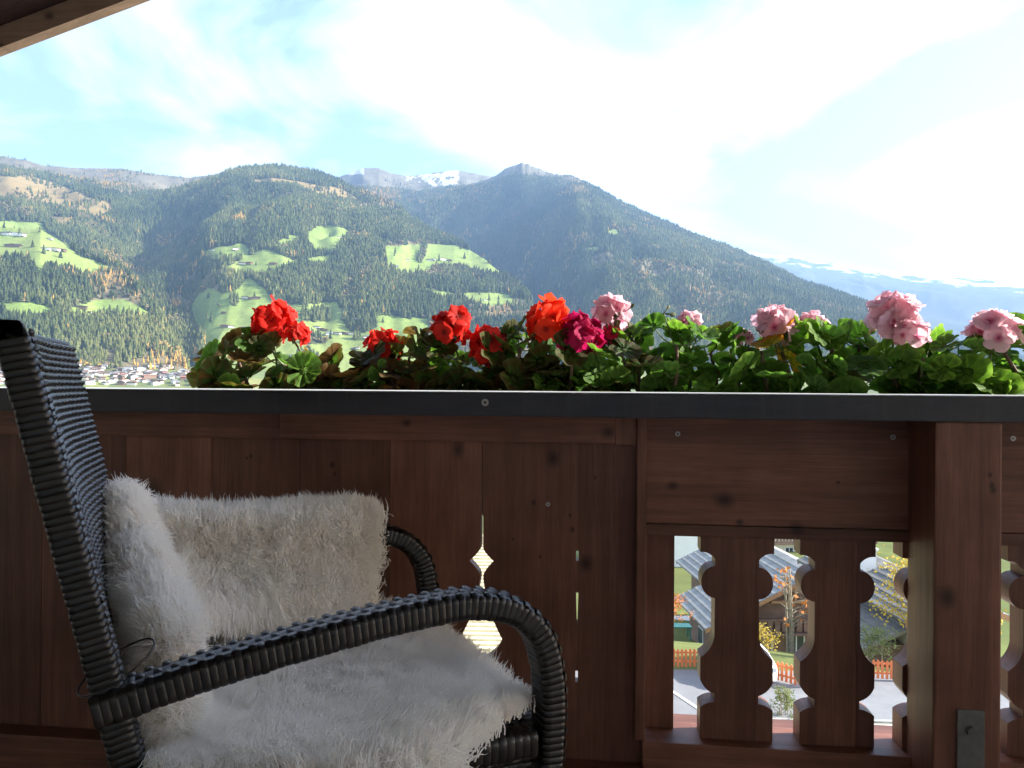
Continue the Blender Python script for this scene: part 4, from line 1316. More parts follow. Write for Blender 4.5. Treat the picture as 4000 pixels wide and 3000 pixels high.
def flower_head(plant, px, py, r_px, kind, Y, base_x, n=None, lean=None, droop=0.0, seed=0):
    r = random.Random(seed + int(px))
    c = at_y(px, py, Y)
    R0 = r_px / 3000.0 * Y * 1.0
    hub = c + Vector((r.uniform(-.2, .2) * R0, r.uniform(-.1, .2) * R0, -R0 * (.55 if kind == 'pink' else .35)))
    if lean:
        hub = c + Vector(lean) * R0
    axis = (c - hub).normalized()
    root = Vector((base_x, YF + r.uniform(-.03, .03), ZBOX + .02))
    b = MB()
    b.tube(catmull([root, root.lerp(hub, .45) + Vector((0, 0, .03 * (1 if hub.z > root.z else 0))), hub - axis * R0 * .5, hub], 5), [.0032] * 11 + [.0022] * 5, 6)
    n = n or int(9 + R0 * 110)
    tips = []
    ga = 2.399963
    for k in range(n):
        t = (k + .5) / n
        cz = 1 - t * (1.35 if droop == 0 else 1.7)
        a_ = k * ga + r.uniform(-.3, .3)
        sn = math.sqrt(max(0, 1 - cz * cz))
        o1 = axis.orthogonal().normalized(); o2 = axis.cross(o1)
        d = (axis * cz + (o1 * math.cos(a_) + o2 * math.sin(a_)) * sn).normalized()
        tip = hub + d * R0 * r.uniform(.60, 1.0)
        tips.append((tip, d))
        b.tube([hub, hub.lerp(tip, .5) + Vector((0, 0, .06 * R0)), tip], .0011, 4, False)
    o = b.build('flower_head', M_STEM, plant, True)
    for k, (tip, d) in enumerate(tips):
        fo = link('floret', r.choice(FL_ME[kind]), None, o)
        s = R0 * r.uniform(.50, .70)
        fo.matrix_local = Matrix.Translation(tip - d * s * .12) @ orient(d + Vector((r.uniform(-.3, .3), r.uniform(-.3, .3), r.uniform(-.1, .3))), r.uniform(0, 6)) @ Matrix.Diagonal((s, s, s, 1))
    for k in range(r.randint(2, 5)):              # hanging buds under the head
        d = Vector((r.uniform(-1, 1), r.uniform(-1, 1), -.8)).normalized()
        bb = MB()
        e = hub + d * R0 * r.uniform(.35, .6)
        bb.tube([hub, hub.lerp(e, .5) + Vector((0, 0, .01)), e, e + Vector((0, 0, -.006)), e + Vector((0, 0, -.015)), e + Vector((0, 0, -.019))], [.0009, .0009, .001, .0034, .0028, .0004], 6)
        bb.build('bud', M_BUD, o, True)
    return o
TOPX = [780, 800, 850, 900, 1000, 1100, 1150, 1240, 1330, 1400, 1430, 1500, 1590, 1650, 1700, 1760, 1850, 1920, 1990, 2060, 2150, 2200, 2300, 2400, 2450, 2500, 2600, 2700, 2790, 2860, 2950, 3000, 3060, 3150, 3200, 3320, 3400, 3450, 3520, 3570, 3640, 3700, 3800, 3880, 3920, 4000, 4200]
TOPY = [1450, 1400, 1340, 1315, 1310, 1345, 1375, 1392, 1385, 1400, 1370, 1318, 1320, 1290, 1345, 1395, 1390, 1350, 1285, 1275, 1310, 1335, 1352, 1345, 1300, 1265, 1255, 1285, 1300, 1292, 1285, 1300, 1295, 1255, 1262, 1262, 1280, 1330, 1370, 1355, 1285, 1310, 1350, 1345, 1300, 1270, 1270]
foliage_top = lambda px: np.interp(px, TOPX, TOPY)
PLANTS = [   # x range in the photo, leaf mix, heads (px, py, r, kind, dY)
 (815, 1250, 'dark geranium with a scarlet double head, first in the row', dict(dark=.55, brown=.35, green=.10), [(1068, 1232, 88, 'red', 0), (1170, 1290, 52, 'red', -.03)], 58),
 (1250, 1700, 'reddened geranium with one ragged scarlet head among bronze leaves', dict(dark=.45, brown=.5, green=.05), [(1495, 1330, 74, 'red', .03)], 52),
 (1690, 2010, 'dark geranium carrying two scarlet heads side by side', dict(dark=.7, brown=.15, green=.15), [(1770, 1250, 74, 'red', -.02), (1893, 1320, 76, 'red', 0)], 44),
 (1990, 2220, 'geranium with a round orange-red head above dark leaves', dict(dark=.62, green=.33, brown=.05), [(2137, 1222, 90, 'orange', 0)], 36),
 (2190, 2470, 'geranium with a large magenta head and bright green leaves', dict(green=.75, dark=.25), [(2272, 1285, 92, 'magenta', -.03), (2392, 1302, 42, 'hot', .03)], 35),
 (2450, 2830, 'green geranium with one pale pink head leaning over the magenta one', dict(green=.92, dark=.08), [(2385, 1185, 74, 'pink', .02), (2690, 1238, 46, 'pink', .05)], 50),
 (2830, 3260, 'green geranium with two small pale pink heads and a yellowed leaf', dict(green=.9, dark=.06, yellow=.04), [(2905, 1302, 36, 'pink', .05), (3042, 1232, 80, 'pink', 0), (3188, 1240, 56, 'pink', .03)], 49),
 (3250, 3640, 'green geranium with the biggest dome of pale pink blossom', dict(green=.94, dark=.06), [(3490, 1192, 92, 'pink', 0), (3555, 1275, 62, 'pink', -.04)], 44),
 (3640, 4130, 'green geranium with a loose open pink head, last in the row', dict(green=.95, dark=.05), [(3882, 1250, 86, 'pink', -.03)], 52),
]
for pi, (x0, x1, lab, mixd, heads, nl) in enumerate(PLANTS):
    r = random.Random(900 + pi)
    xm = at_y((x0 + x1) / 2, 1500, YF)
    plant = empty('geranium', (0, 0, 0))
    tag(plant, lab, 'geranium', 'geraniums in the window boxes')
    st = MB()
    nst = 4
    stems = []
    for k in range(nst):
        pxk = x0 + (x1 - x0) * (k + .5) / nst
        root = at_y(pxk, 1560, YF) ; root.z = ZBOX; root.y += r.uniform(-.04, .04)
        tx = pxk + r.uniform(-60, 60)
        top = at_y(tx, foliage_top(tx) + 80, root.y + r.uniform(-.03, .03))
        pts = catmull([root, root.lerp(top, .4) + Vector((r.uniform(-.02, .02), r.uniform(-.02, .02), 0)), top], 4)
        stems.append(pts)
        st.tube(pts, [.0065 - .0003 * i for i in range(len(pts))], 6)
    so = st.build('stem', M_WOODY, plant, True)
    pet = MB()
    for k in range(nl):
        # leaves fill the mass from the silhouette down to the rail, big ones near the outside
        pxk = r.uniform(x0, x1)
        ty = foliage_top(pxk)
        deep = (k / nl)
        pyk = ty + 45 + (1545 - ty) * (deep * r.uniform(.7, 1.1)) if k > nl * .28 else ty + r.uniform(8, 70)
        pyk = min(pyk, 1560)
        Y = YF + r.uniform(-.085, .085)
        c = at_y(pxk, pyk, Y)
        s = r.uniform(.036, .061)
        kind = r.choices(list(mixd), list(mixd.values()))[0]
        side = (pxk - (x0 + x1) / 2) / (x1 - x0)
        nrm = Vector((side * .9 + r.uniform(-.55, .55), r.uniform(-.95, .55), r.uniform(.25, 1.0)))
        lo = link('leaf', r.choice(LEAF_ME[kind]), None, plant)
        lo.matrix_local = Matrix.Translation(c) @ orient(nrm, r.uniform(0, 6.28)) @ Matrix.Diagonal((s, s, s, 1))
        sp_ = min((p for pts in stems for p in pts), key=lambda p: (p - c).length + max(0, p.z - c.z) * 2)
        pet.tube(catmull([sp_, sp_.lerp(c, .55) + Vector((0, 0, -.012)), c], 3), .0017, 5, False)
    po = pet.build('petiole', M_STEM, so, True)
    po['kind'] = 'stuff'
    for (hx, hy, hr, kind, dY) in heads:
        bx = min((pts[2] for pts in stems), key=lambda p: abs(p.x - at_y(hx, 1500, YF).x)).x
        flower_head(plant, hx, hy, hr, kind, YF + dY, bx, seed=pi, droop=1.0 if hr > 70 and kind in ('red', 'orange', 'magenta') else 0.0,
                    n=15 if kind != 'pink' and hr > 60 else None)
    if pi in (5, 6):
        for (bxp, byp) in (((2440, 1222), (2592, 1225)) if pi == 5 else ((2985, 1320),)):
            hb2 = at_y(bxp, byp, YF)
            b = MB()
            b.tube(catmull([at_y(bxp + 60, 1420, YF), at_y(bxp + 30, 1310, YF), hb2], 4), .002, 5)
            for k in range(7):
                d = Vector((r.uniform(-1, 1), r.uniform(-1, 1), r.uniform(-.6, .9))).normalized()
                e = hb2 + d * .020
                b.tube([hb2, e, e + d * .006, e + d * .013, e + d * .017], [.001, .0014, .0042, .0034, .0004], 6)
            b.build('bud_cluster', M_BUD, plant, True)
# window boxes with soil
M_BOX = plain('terracotta_plastic', (0.20, 0.085, 0.05), 0.6, 0.15, 20.0)
M_SOIL = plain('dark_potting_soil', (0.03, 0.022, 0.016), 0.95, 0.4, 60.0, bump=0.5)
xa, xb = at_y(760, 1500, YF).x, at_y(4150, 1500, YF).x
nb = 4
for k in range(nb):
    a_, b_ = xa + (xb - xa) * k / nb + .006, xa + (xb - xa) * (k + 1) / nb - .006
    y0, y1, z0, z1 = YF - .105, YF + .105, ZBOX - .17, ZBOX + .008
    m = MB()
    o_ = [(a_, y0, z1), (b_, y0, z1), (b_, y1, z1), (a_, y1, z1)]
    bt = [(a_ + .02, y0 + .02, z0), (b_ - .02, y0 + .02, z0), (b_ - .02, y1 - .02, z0), (a_ + .02, y1 - .02, z0)]
    inn = [(a_ + .006, y0 + .006, z1), (b_ - .006, y0 + .006, z1), (b_ - .006, y1 - .006, z1), (a_ + .006, y1 - .006, z1)]
    ib = [(x, y, z1 - .03) for x, y, z in inn]
    m.add(o_ + bt + inn + ib, [(0, 1, 5, 4), (1, 2, 6, 5), (2, 3, 7, 6), (3, 0, 4, 7), (7, 6, 5, 4), (0, 8, 9, 1), (1, 9, 10, 2), (2, 10, 11, 3), (3, 11, 8, 0), (8, 12, 13, 9), (9, 13, 14, 10), (10, 14, 15, 11), (11, 15, 12, 8)])
    bx_ = m.build('window_box', M_BOX)
    tag(bx_, ('first', 'second', 'third', 'last')[k] + ' terracotta window box of geraniums counted from the armchair end', 'window box', 'window boxes along the rail')
    s_ = MB()
    N_ = 24
    vs = []
    for i in range(N_):
        for j in range(5):
            vs.append((a_ + .008 + (b_ - a_ - .016) * i / (N_ - 1), y0 + .008 + (y1 - y0 - .016) * j / 4, z1 - .018 + RNG.uniform(-.006, .012)))
    s_.add(vs, grid_faces(N_, 5))
    s_.build('soil', M_SOIL, bx_, True)
    br = MB()
    for t in (.2, .8):
        x = a_ + (b_ - a_) * t
        br.box(x - .012, x + .012, 1.902, y1 + .004, z0 - .008, z0 - .004)
        br.box(x - .012, x + .012, 1.8985, 1.9020, z0 - .008, ZR0 - .001)
    br.build('bracket', M_STEEL, bx_)

# ---------------------------------------------------------------- neighbours below the balcony
def GP(lat, dep):                 # ground point in view-aligned metres
    p = ld(lat, dep)
    p.z = land_z(p.x, p.y)
    return p
M_TILE = plain('grey_concrete_tile', (0.235, 0.235, 0.225), 0.85, 0.22, 1.2, bump=0.2)
M_TILE2 = plain('weathered_dark_tile', (0.155, 0.150, 0.140), 0.85, 0.25, 1.2, bump=0.2)
M_TIMBER = plain('brown_timber_cladding', (0.19, 0.115, 0.085), 0.8, 0.25, 2.0)
M_FASCIA = plain('orange_brown_fascia', (0.42, 0.22, 0.11), 0.7, 0.15, 3.0)
M_WHITE = plain('white_render', (0.80, 0.79, 0.76), 0.9, 0.04, 1.0)
M_CREAM = plain('cream_render', (0.74, 0.68, 0.52), 0.9, 0.06, 1.0)
M_FRAME = plain('white_window_frame', (0.72, 0.74, 0.76), 0.6, 0.05)
M_GLASS = plain('dark_window_glass', (0.05, 0.06, 0.07), 0.12, 0.1)
M_PALE = plain('pale_new_shingle', (0.60, 0.52, 0.33), 0.85, 0.18, 5.0, bump=0.3)
M_STONE = plain('grey_stone_base', (0.30, 0.29, 0.27), 0.9, 0.2, 2.0)

def house(name, label, cat, lat, dep, zg, rot, hw, y0, y1, hw_back, ysplit, eave, ridge, m_tile, m_wall, oh=1.0, course=0.55, windows=(), front_windows=(), chimney=None, base_h=0.0):
    """Gabled house, ridge along local y; hw half roof width; the left roof may narrow to hw_back behind ysplit."""
    p = ld(lat, dep)
    H = empty(name, (p.x, p.y, zg), YAW + rot)
    tag(H, label, cat)
    k = (ridge - eave) / hw
    def slope(side, hwid, ya, yb):
        n = max(2, int(round(hwid * math.hypot(1, k) / course)))
        ru = MB()
        ru.add([(side * .0, ya, ridge - .14), (side * hwid, ya, ridge - k * hwid - .14), (side * hwid, yb, ridge - k * hwid - .14), (side * .0, yb, ridge - .14),
                (side * .0, ya, ridge - .03), (side * hwid, ya, ridge - k * hwid - .03), (side * hwid, yb, ridge - k * hwid - .03), (side * .0, yb, ridge - .03)],
               [(0, 1, 2, 3), (7, 6, 5, 4), (0, 4, 5, 1), (1, 5, 6, 2), (2, 6, 7, 3), (3, 7, 4, 0)])
        ro = ru.build('roof', m_tile, H)
        for i in range(n):
            xa, xb = hwid * i / n, hwid * (i + 1) / n + .05
            za, zb = ridge - k * xa, ridge - k * xb
            m = MB()
            m.add([(side * xa, ya - .02, za - .028), (side * xb, ya - .02, zb - .028), (side * xb, yb + .02, zb - .028), (side * xa, yb + .02, za - .028),
                   (side * xa, ya - .02, za + .0), (side * xb, ya - .02, zb + .07), (side * xb, yb + .02, zb + .07), (side * xa, yb + .02, za + .0)],
                  [(0, 1, 2, 3), (7, 6, 5, 4), (0, 4, 5, 1), (1, 5, 6, 2), (2, 6, 7, 3), (3, 7, 4, 0)])
            m.build('tile_course', m_tile, ro)
        for yv in (ya - .06, yb + .02):
            m = MB()
            m.add([(0, yv, ridge - .30), (side * hwid, yv, ridge - k * hwid - .30), (side * hwid, yv + .04, ridge - k * hwid - .30), (0, yv + .04, ridge - .30),
                   (0, yv, ridge + .0), (side * hwid, yv, ridge - k * hwid + .0), (side * hwid, yv + .04, ridge - k * hwid + .0), (0, yv + .04, ridge + .0)],
                  [(0, 1, 2, 3), (7, 6, 5, 4), (0, 4, 5, 1), (1, 5, 6, 2), (2, 6, 7, 3), (3, 7, 4, 0)])
            m.build('verge_fascia', M_FASCIA, ro)
        return ro
    if hw_back != hw:
        slope(-1, hw, y0, ysplit); slope(-1, hw_back, ysplit + .1, y1)
    else:
        slope(-1, hw, y0, y1)
    r_o = slope(1, hw, y0, y1)
    wl = hw - oh
    wz = lambda x: ridge - .16 - k * abs(x)
    wall = MB()
    ya, yb = y0 + oh, y1 - oh
    b0_ = -4.0
    wlb = hw_back - oh
    wall.add([(-wlb, ya, b0_), (wl, ya, b0_), (wl, ya, wz(wl)), (0, ya, wz(0)), (-wlb, ya, wz(wlb)), (-wlb, yb, b0_), (wl, yb, b0_), (wl, yb, wz(wl)), (0, yb, wz(0)), (-wlb, yb, wz(wlb))],
             [(0, 1, 2, 3, 4), (9, 8, 7, 6, 5), (0, 4, 9, 5), (1, 6, 7, 2)])
    if hw_back != hw:
        y2 = ysplit - .5
        wall.add([(-wl, ya + .004, b0_), (-wlb, ya + .004, b0_), (-wlb, ya + .004, wz(wlb)), (-wl, ya + .004, wz(wl)), (-wl, y2, b0_), (-wlb, y2, b0_), (-wlb, y2, wz(wlb)), (-wl, y2, wz(wl))],
                 [(0, 1, 2, 3), (7, 6, 5, 4), (0, 3, 7, 4)])
    wo = wall.build('wall', m_wall, H)
    if base_h:
        m = MB(); m.box(-wl - .06, wl + .06, ya - .06, yb + .06, b0_, base_h); m.build('base_wall', M_WHITE, H)
    for (x, z, w, h) in front_windows:
        m = MB()
        for a_ in ((x - w / 2, x - w / 2 + .1), (x + w / 2 - .1, x + w / 2), (x - .04, x + .04)):
            m.box(a_[0], a_[1], ya - .10, ya - .02, z, z + h)
        m.box(x - w / 2, x + w / 2, ya - .09, ya - .03, z, z + .1); m.box(x - w / 2, x + w / 2, ya - .09, ya - .03, z + h - .1, z + h)
        wi = m.build('window', M_FRAME, H)
        g = MB(); g.box(x - w / 2 + .02, x + w / 2 - .02, ya - .05, ya - .012, z + .02, z + h - .02); g.build('pane', M_GLASS, wi)
    for (y, z, w, h) in windows:
        m = MB(); m.box(-wl - .08, -wl - .01, y - w / 2 - .08, y + w / 2 + .08, z - .08, z + h + .08)
        wi = m.build('window', M_FRAME, H)
        g = MB(); g.box(-wl - .10, -wl - .082, y - w / 2, y + w / 2, z, z + h); g.build('pane', M_GLASS, wi)
    if chimney:
        cx, cyy = chimney
        m = MB(); m.box(cx - .4, cx + .4, cyy - .35, cyy + .35, wz(cx) - .5, wz(cx) + 1.4); m.box(cx - .5, cx + .5, cyy - .45, cyy + .45, wz(cx) + 1.4, wz(cx) + 1.52)
        m.build('chimney', M_WHITE, r_o)
    return H
E = EYE
c1 = house('chalet', 'brown timber chalet with a broad grey tiled roof behind the orange fence', 'house', 22.1, 55.0, E - 20.5, math.radians(3.6), 8.25, 0, 16, 5.9, 8.0, 3.2, 7.2, M_TILE, M_TIMBER, 1.1, .62,
           front_windows=[(-3.6, 0.9, 1.3, 1.5), (-1.2, 0.9, 1.3, 1.5), (1.4, 0.9, 1.3, 1.5), (4.0, .9, 1.3, 1.5)], windows=[(4.5, .6, 1.0, 1.2)], base_h=-.4)
m = MB()                          # collar beam and struts in the gable
for x in (-1.4, 0, 1.4):
    m.box(x - .09, x + .09, .72, .86, 4.9, 6.6 - abs(x) * .3)
m.box(-3.2, 3.2, .70, .90, 4.75, 4.95)
m.build('gable_frame', M_FASCIA, c1)
m = MB()
for i in range(26):
    m.box(-6.8 + i * .54, -6.8 + i * .54 + .4, .50, .56, 2.75, 3.55)
m.box(-6.9, 7.2, .46, .62, 3.55, 3.66); m.box(-6.9, 7.2, .2, 1.15, 2.55, 2.68)
m.build('balcony', M_TIMBER, c1)
c2 = house('chalet', 'darker roofed chalet half hidden by the yellow tree and the post', 'house', 22.7, 38.5, E - 18.3, math.radians(1.5), 2.95, 0, 13.5, 2.95, 0, 6.55, 7.85, M_TILE2, M_WHITE, .7, .5, chimney=(-1.2, 7.5))
m = MB()                          # lower lean-to roof on its near side
m.add([(-2.0, .6, 6.2), (-4.8, .6, 4.9), (-4.8, 5.5, 4.9), (-2.0, 5.5, 6.2), (-2.0, .6, 6.05), (-4.8, .6, 4.75), (-4.8, 5.5, 4.75), (-2.0, 5.5, 6.05)], [(3, 2, 1, 0), (4, 5, 6, 7), (0, 1, 5, 4), (1, 2, 6, 5), (2, 3, 7, 6), (3, 0, 4, 7)])
lt = m.build('lean_to_roof', M_TILE2, c2)
for i in range(6):
    t0_, t1_ = i / 6, (i + 1) / 6
    m = MB()
    xa, xb, za, zb = -2.0 - 2.8 * t0_, -2.0 - 2.8 * t1_ - .04, 6.2 - 1.3 * t0_, 6.2 - 1.3 * t1_
    m.add([(xa, .55, za + .004), (xb, .55, zb + .004), (xb, 5.55, zb + .004), (xa, 5.55, za + .004), (xa, .55, za + .02), (xb, .55, zb + .09), (xb, 5.55, zb + .09), (xa, 5.55, za + .02)],
          [(0, 1, 2, 3), (7, 6, 5, 4), (0, 4, 5, 1), (1, 5, 6, 2), (2, 6, 7, 3), (3, 7, 4, 0)])
    m.build('tile_course', M_TILE2, lt)
m = MB(); m.box(-4.3, -2.0, 1.2, 5.0, -4, 4.95); m.build('lean_to_wall', M_TIMBER, c2)
house('white_house', 'plain white rendered house beyond the grey chalet roof', 'house', 19.0, 95.0, E - 24.0, math.radians(-4), 8.0, 0, 14, 8.0, 0, 12.4, 15.0, M_TILE2, M_WHITE, .9, .9,
      front_windows=[(4.3, 9.0, .9, 1.2), (-1.5, 6.2, 1.2, 1.4)], windows=[(4, 6, 1, 1.2), (9, 6, 1, 1.2)])
ch = house('guest_house', 'cream rendered guest house with a brown balcony far below the rail', 'house', 44.0, 112.0, E - 27.0, math.radians(5), 11.5, 0, 16, 11.5, 0, 10.0, 14.2, M_TILE, M_CREAM, 1.2, .9,
      front_windows=[(-7, 5.2, 1.3, 1.5), (-4, 5.2, 1.3, 1.5), (-1, 5.2, 1.3, 1.5), (2, 5.2, 1.3, 1.5), (5, 5.2, 1.3, 1.5), (8, 5.2, 1.3, 1.5), (-7, 1.8, 1.3, 1.5), (-3, 1.8, 1.3, 1.5), (1, 1.8, 1.3, 1.5)])
m = MB()
m.box(-10, 10, .0, 1.1, 3.9, 4.1); m.box(-10, 10, .0, .12, 4.95, 5.08)
for i in range(40):
    m.box(-9.95 + i * .5, -9.95 + i * .5 + .3, .02, .09, 4.1, 4.95)
m.build('balcony', M_TIMBER, ch)
house('barn', 'barn with a pale new shingle roof just below the balcony', 'barn', -5.6, 27.0, E - 12.6, math.radians(88), 10.0, -6.4, 7, 10.0, 0, 4.7, 7.3, M_PALE, M_TIMBER, .7, .22)

# yard: asphalt, paving strip, drain line
def sheet(name, pts, z, m, kind='structure'):
    o = obj(name, [(p.x, p.y, z) for p in pts], [tuple(range(len(pts)))], m)
    return tag(o, kind=kind)
ZG = EYE - 12.6
q = Mat('asphalt')
f = q.noise(q.coord(), 1.4, 6, .6)
f2 = q.noise(q.coord(), 40.0, 3)
q.base(q.mix(0.35, q.ramp(f, [(0.3, (0.145, 0.150, 0.160)), (0.7, (0.215, 0.22, 0.23))]), q.ramp(f2, [(0.3, (0.1, 0.1, 0.1)), (0.7, (0.28, 0.28, 0.28))])))
q.set(Roughness=0.85)
M_ASPH = q.m
M_PAVE = plain('pale_paving', (0.62, 0.57, 0.44), 0.9, 0.12, 1.5)
sheet('road', [ld(-30, 28), ld(34, 27), ld(34, 33.6), ld(-30, 34.6)], ZG + .012, M_ASPH)
sheet('paving_strip', [ld(-30, 3), ld(34, 3), ld(34, 28.1), ld(-30, 29.8)], ZG + .030, M_PAVE)
sheet('road_line', [at_z(2600, 2690, ZG), at_z(2612, 2688, ZG), at_z(2735, 2770, ZG), at_z(2722, 2772, ZG)], ZG + .036, M_FRAME)
kb = MB()
a_, b_ = ld(-30, 29.85), ld(34, 28.15)
t = (b_ - a_).normalized(); s = Vector((-t.y, t.x, 0))
kb.add([a_ + Vector((0, 0, ZG)), b_ + Vector((0, 0, ZG)), b_ + s * .15 + Vector((0, 0, ZG)), a_ + s * .15 + Vector((0, 0, ZG)), a_ + Vector((0, 0, ZG + .1)), b_ + Vector((0, 0, ZG + .1)), b_ + s * .15 + Vector((0, 0, ZG + .1)), a_ + s * .15 + Vector((0, 0, ZG + .1))],
       [(3, 2, 1, 0), (4, 5, 6, 7), (0, 1, 5, 4), (1, 2, 6, 5), (2, 3, 7, 6), (3, 0, 4, 7)])
tag(kb.build('kerb', M_STONE), kind='structure')

# orange picket fence
M_ORANGE = plain('orange_stained_pickets', (0.62, 0.17, 0.055), 0.65, 0.2, 4.0)
pl = [at_z(2250, 2604, ZG), at_z(2835, 2612, ZG), at_z(3150, 2690, ZG), at_z(3300, 2652, ZG), at_z(3760, 2668, ZG)]
fence = empty('picket_fence', pl[1])
tag(fence, 'orange stained picket fence along the yard below', 'fence')
pk = MB()
pk.add([(-.055, 0, .06), (.055, 0, .06), (.055, .022, .06), (-.055, .022, .06), (-.055, 0, .80), (.055, 0, .80), (.055, .022, .80), (-.055, .022, .80), (0, 0, .87), (0, .022, .87)],
       [(3, 2, 1, 0), (0, 1, 5, 8, 4), (7, 9, 6, 2, 3), (1, 2, 6, 5), (3, 0, 4, 7), (4, 8, 9, 7), (8, 5, 6, 9)])
pk_me = mesh('picket', pk.v, pk.f); pk_me.materials.append(M_ORANGE)
for a_, b_ in zip(pl, pl[1:]):
    d = b_ - a_; L = d.length; ang = math.atan2(d.y, d.x)
    for i in range(int(L / .185)):
        o = link('picket', pk_me, None, fence)
        o.location = a_ + d * ((i + .5) * .185 / L) - pl[1] + Vector((0, 0, RNG.uniform(-.015, .015)))
        o.rotation_euler = (0, RNG.uniform(-.02, .02), ang)
    for hz_ in (.25, .65):
        m = MB(); m.box(0, L, .024, .065, hz_, hz_ + .08)
        o = m.build('fence_rail', M_ORANGE, fence); o.location = a_ - pl[1]; o.rotation_euler = (0, 0, ang)

# garden trees and shrubs
def leafy_mat(name, c, trans=.4):
    q = Mat(name)
    oi = q.noise(q.coord('Object'), 3.0, 4)
    col = q.ramp(oi, [(0.3, tuple(x * .6 for x in c)), (0.7, tuple(min(1, x * 1.35) for x in c))])
    q.base(col); q.set(Roughness=.7)
    tr = q.n('ShaderNodeBsdfTranslucent'); q.l(col, tr.inputs['Color'])
    mx = q.n('ShaderNodeMixShader'); mx.inputs[0].default_value = trans
    q.l(q.p.outputs[0], mx.inputs[1]); q.l(tr.outputs[0], mx.inputs[2]); q.l(mx.outputs[0], q.out.inputs['Surface'])
    return q.m
M_YEL, M_ORL, M_GRB, M_BARK = leafy_mat('yellow_autumn_leaf', (0.50, 0.36, 0.04)), leafy_mat('orange_autumn_leaf', (0.60, 0.20, 0.03)), leafy_mat('shrub_leaf', (0.16, 0.20, 0.05)), plain('grey_bark', (0.30, 0.25, 0.17), .9, .3, 8.0)
def garden_tree(name, label, cat, base, height, spread, n_limb, n_leaf, leaf, mat, seed, stems=1, crown_lo=.35, bark=M_BARK):
    r = random.Random(seed)
    T = empty(name, base)
    tag(T, label, cat)
    tr, tips = MB(), []
    for s_ in range(stems):
        lean = Vector((r.uniform(-.12, .12), r.uniform(-.12, .12), 0)) * height * (.6 if stems > 1 else .3)
        off = Vector((r.uniform(-.1, .1), r.uniform(-.1, .1), 0)) * (stems > 1) * 3
        sp = [off, off + lean * .3 + Vector((0, 0, height * .35)), off + lean * .7 + Vector((0, 0, height * .7)), off + lean + Vector((0, 0, height * .97))]
        P = catmull(sp, 4)
        tr.tube(P, [max(.012, height * .018 * (1 - .8 * i / len(P))) for i in range(len(P))], 6)
        for k in range(n_limb):
            t = crown_lo + (1 - crown_lo) * (k + r.random()) / n_limb
            p = P[min(len(P) - 1, int(t * (len(P) - 1)))]
            a_ = r.uniform(0, 6.28)
            L = spread * (1.15 - .75 * t) * r.uniform(.7, 1.15)
            e = p + Vector((math.cos(a_) * L, math.sin(a_) * L, L * r.uniform(.2, .8)))
            mid = p.lerp(e, .5) + Vector((0, 0, L * .12))
            B = catmull([p, mid, e], 4)
            tr.tube(B, [max(.006, height * .007 * (1 - .85 * i / len(B))) for i in range(len(B))], 5, False)
            for w_ in range(3):
                q0 = B[r.randint(3, len(B) - 1)]
                q1 = q0 + Vector((r.uniform(-1, 1), r.uniform(-1, 1), r.uniform(-.2, .9))) * L * .35
                tr.tube([q0, q0.lerp(q1, .5) + Vector((0, 0, .03)), q1], .006, 4, False)
                tips += [q0, q0.lerp(q1, .5), q1]
    tr.build('trunk', bark, T, True)
    cr = MB()
    for k in range(n_leaf):
        c = r.choice(tips) + Vector((r.gauss(0, 1), r.gauss(0, 1), r.gauss(0, 1))) * spread * .13
        a1 = Vector((r.gauss(0, 1), r.gauss(0, 1), r.gauss(0, .7))).normalized()
        a2 = a1.orthogonal().normalized() * leaf * .35
        a1 = a1 * leaf * r.uniform(.6, 1.2)
        cr.add([c, c + a1 * .5 + a2, c + a1, c + a1 * .5 - a2], [(0, 1, 2, 3)])
    o = cr.build('crown', mat, T)
    o['kind'] = 'stuff'
    return T
garden_tree('young_tree', 'slender half bare tree with a few orange leaves before the brown chalet', 'tree', at_depth(3098, 2585, 44.5), 5.4, 1.5, 9, 46, .34, M_ORL, 3, 3, .3)
garden_tree('autumn_tree', 'yellow leaved tree growing beside the dark roofed chalet', 'tree', at_depth(3640, 2655, 36.8), 5.0, 2.9, 20, 5200, .19, M_YEL, 5, 2, .3)
def shrub(name, label, px, py, d, h, spread, n, leaf, mat, seed):
    garden_tree(name, label, 'shrub', at_depth(px, py, d), h, spread, 7, n, leaf, mat, seed, 4, .1)
shrub('shrub', 'grey green shrub standing in the yard between two balusters', 3060, 2815, 29.4, 1.15, .55, 700, .085, M_GRB, 21)
shrub('shrub', 'yellowing shrub under the chalet window behind the fence', 2985, 2570, 41, 1.5, 1.0, 700, .12, M_YEL, 22)
shrub('shrub', 'green shrub behind the fence below the dark roof', 3415, 2605, 36.2, 1.6, 1.0, 900, .11, M_GRB, 23)
shrub('shrub', 'reddish shrub at the corner of the brown chalet', 2640, 2440, 50, 1.6, 1.1, 700, .13, M_ORL, 24)
for k, (px, py, d, r_, lab) in enumerate(((3030, 2600, 39.5, .55, 'large grey boulder of the rock garden below the window'), (3095, 2605, 39, .4, 'small grey boulder at the edge of the rock garden'), (3150, 2615, 38.5, .6, 'grey boulder beside the orange leaved tree'))):
    bm = bmesh.new(); bmesh.ops.create_icosphere(bm, subdivisions=2, radius=r_)
    rr = random.Random(k)
    for v in bm.verts:
        v.co *= rr.uniform(.8, 1.15); v.co.z *= .7
    o = bm_obj('boulder', bm, M_STONE); o.location = at_depth(px, py, d)
    tag(o, lab, 'boulder', 'boulders of the rock garden')
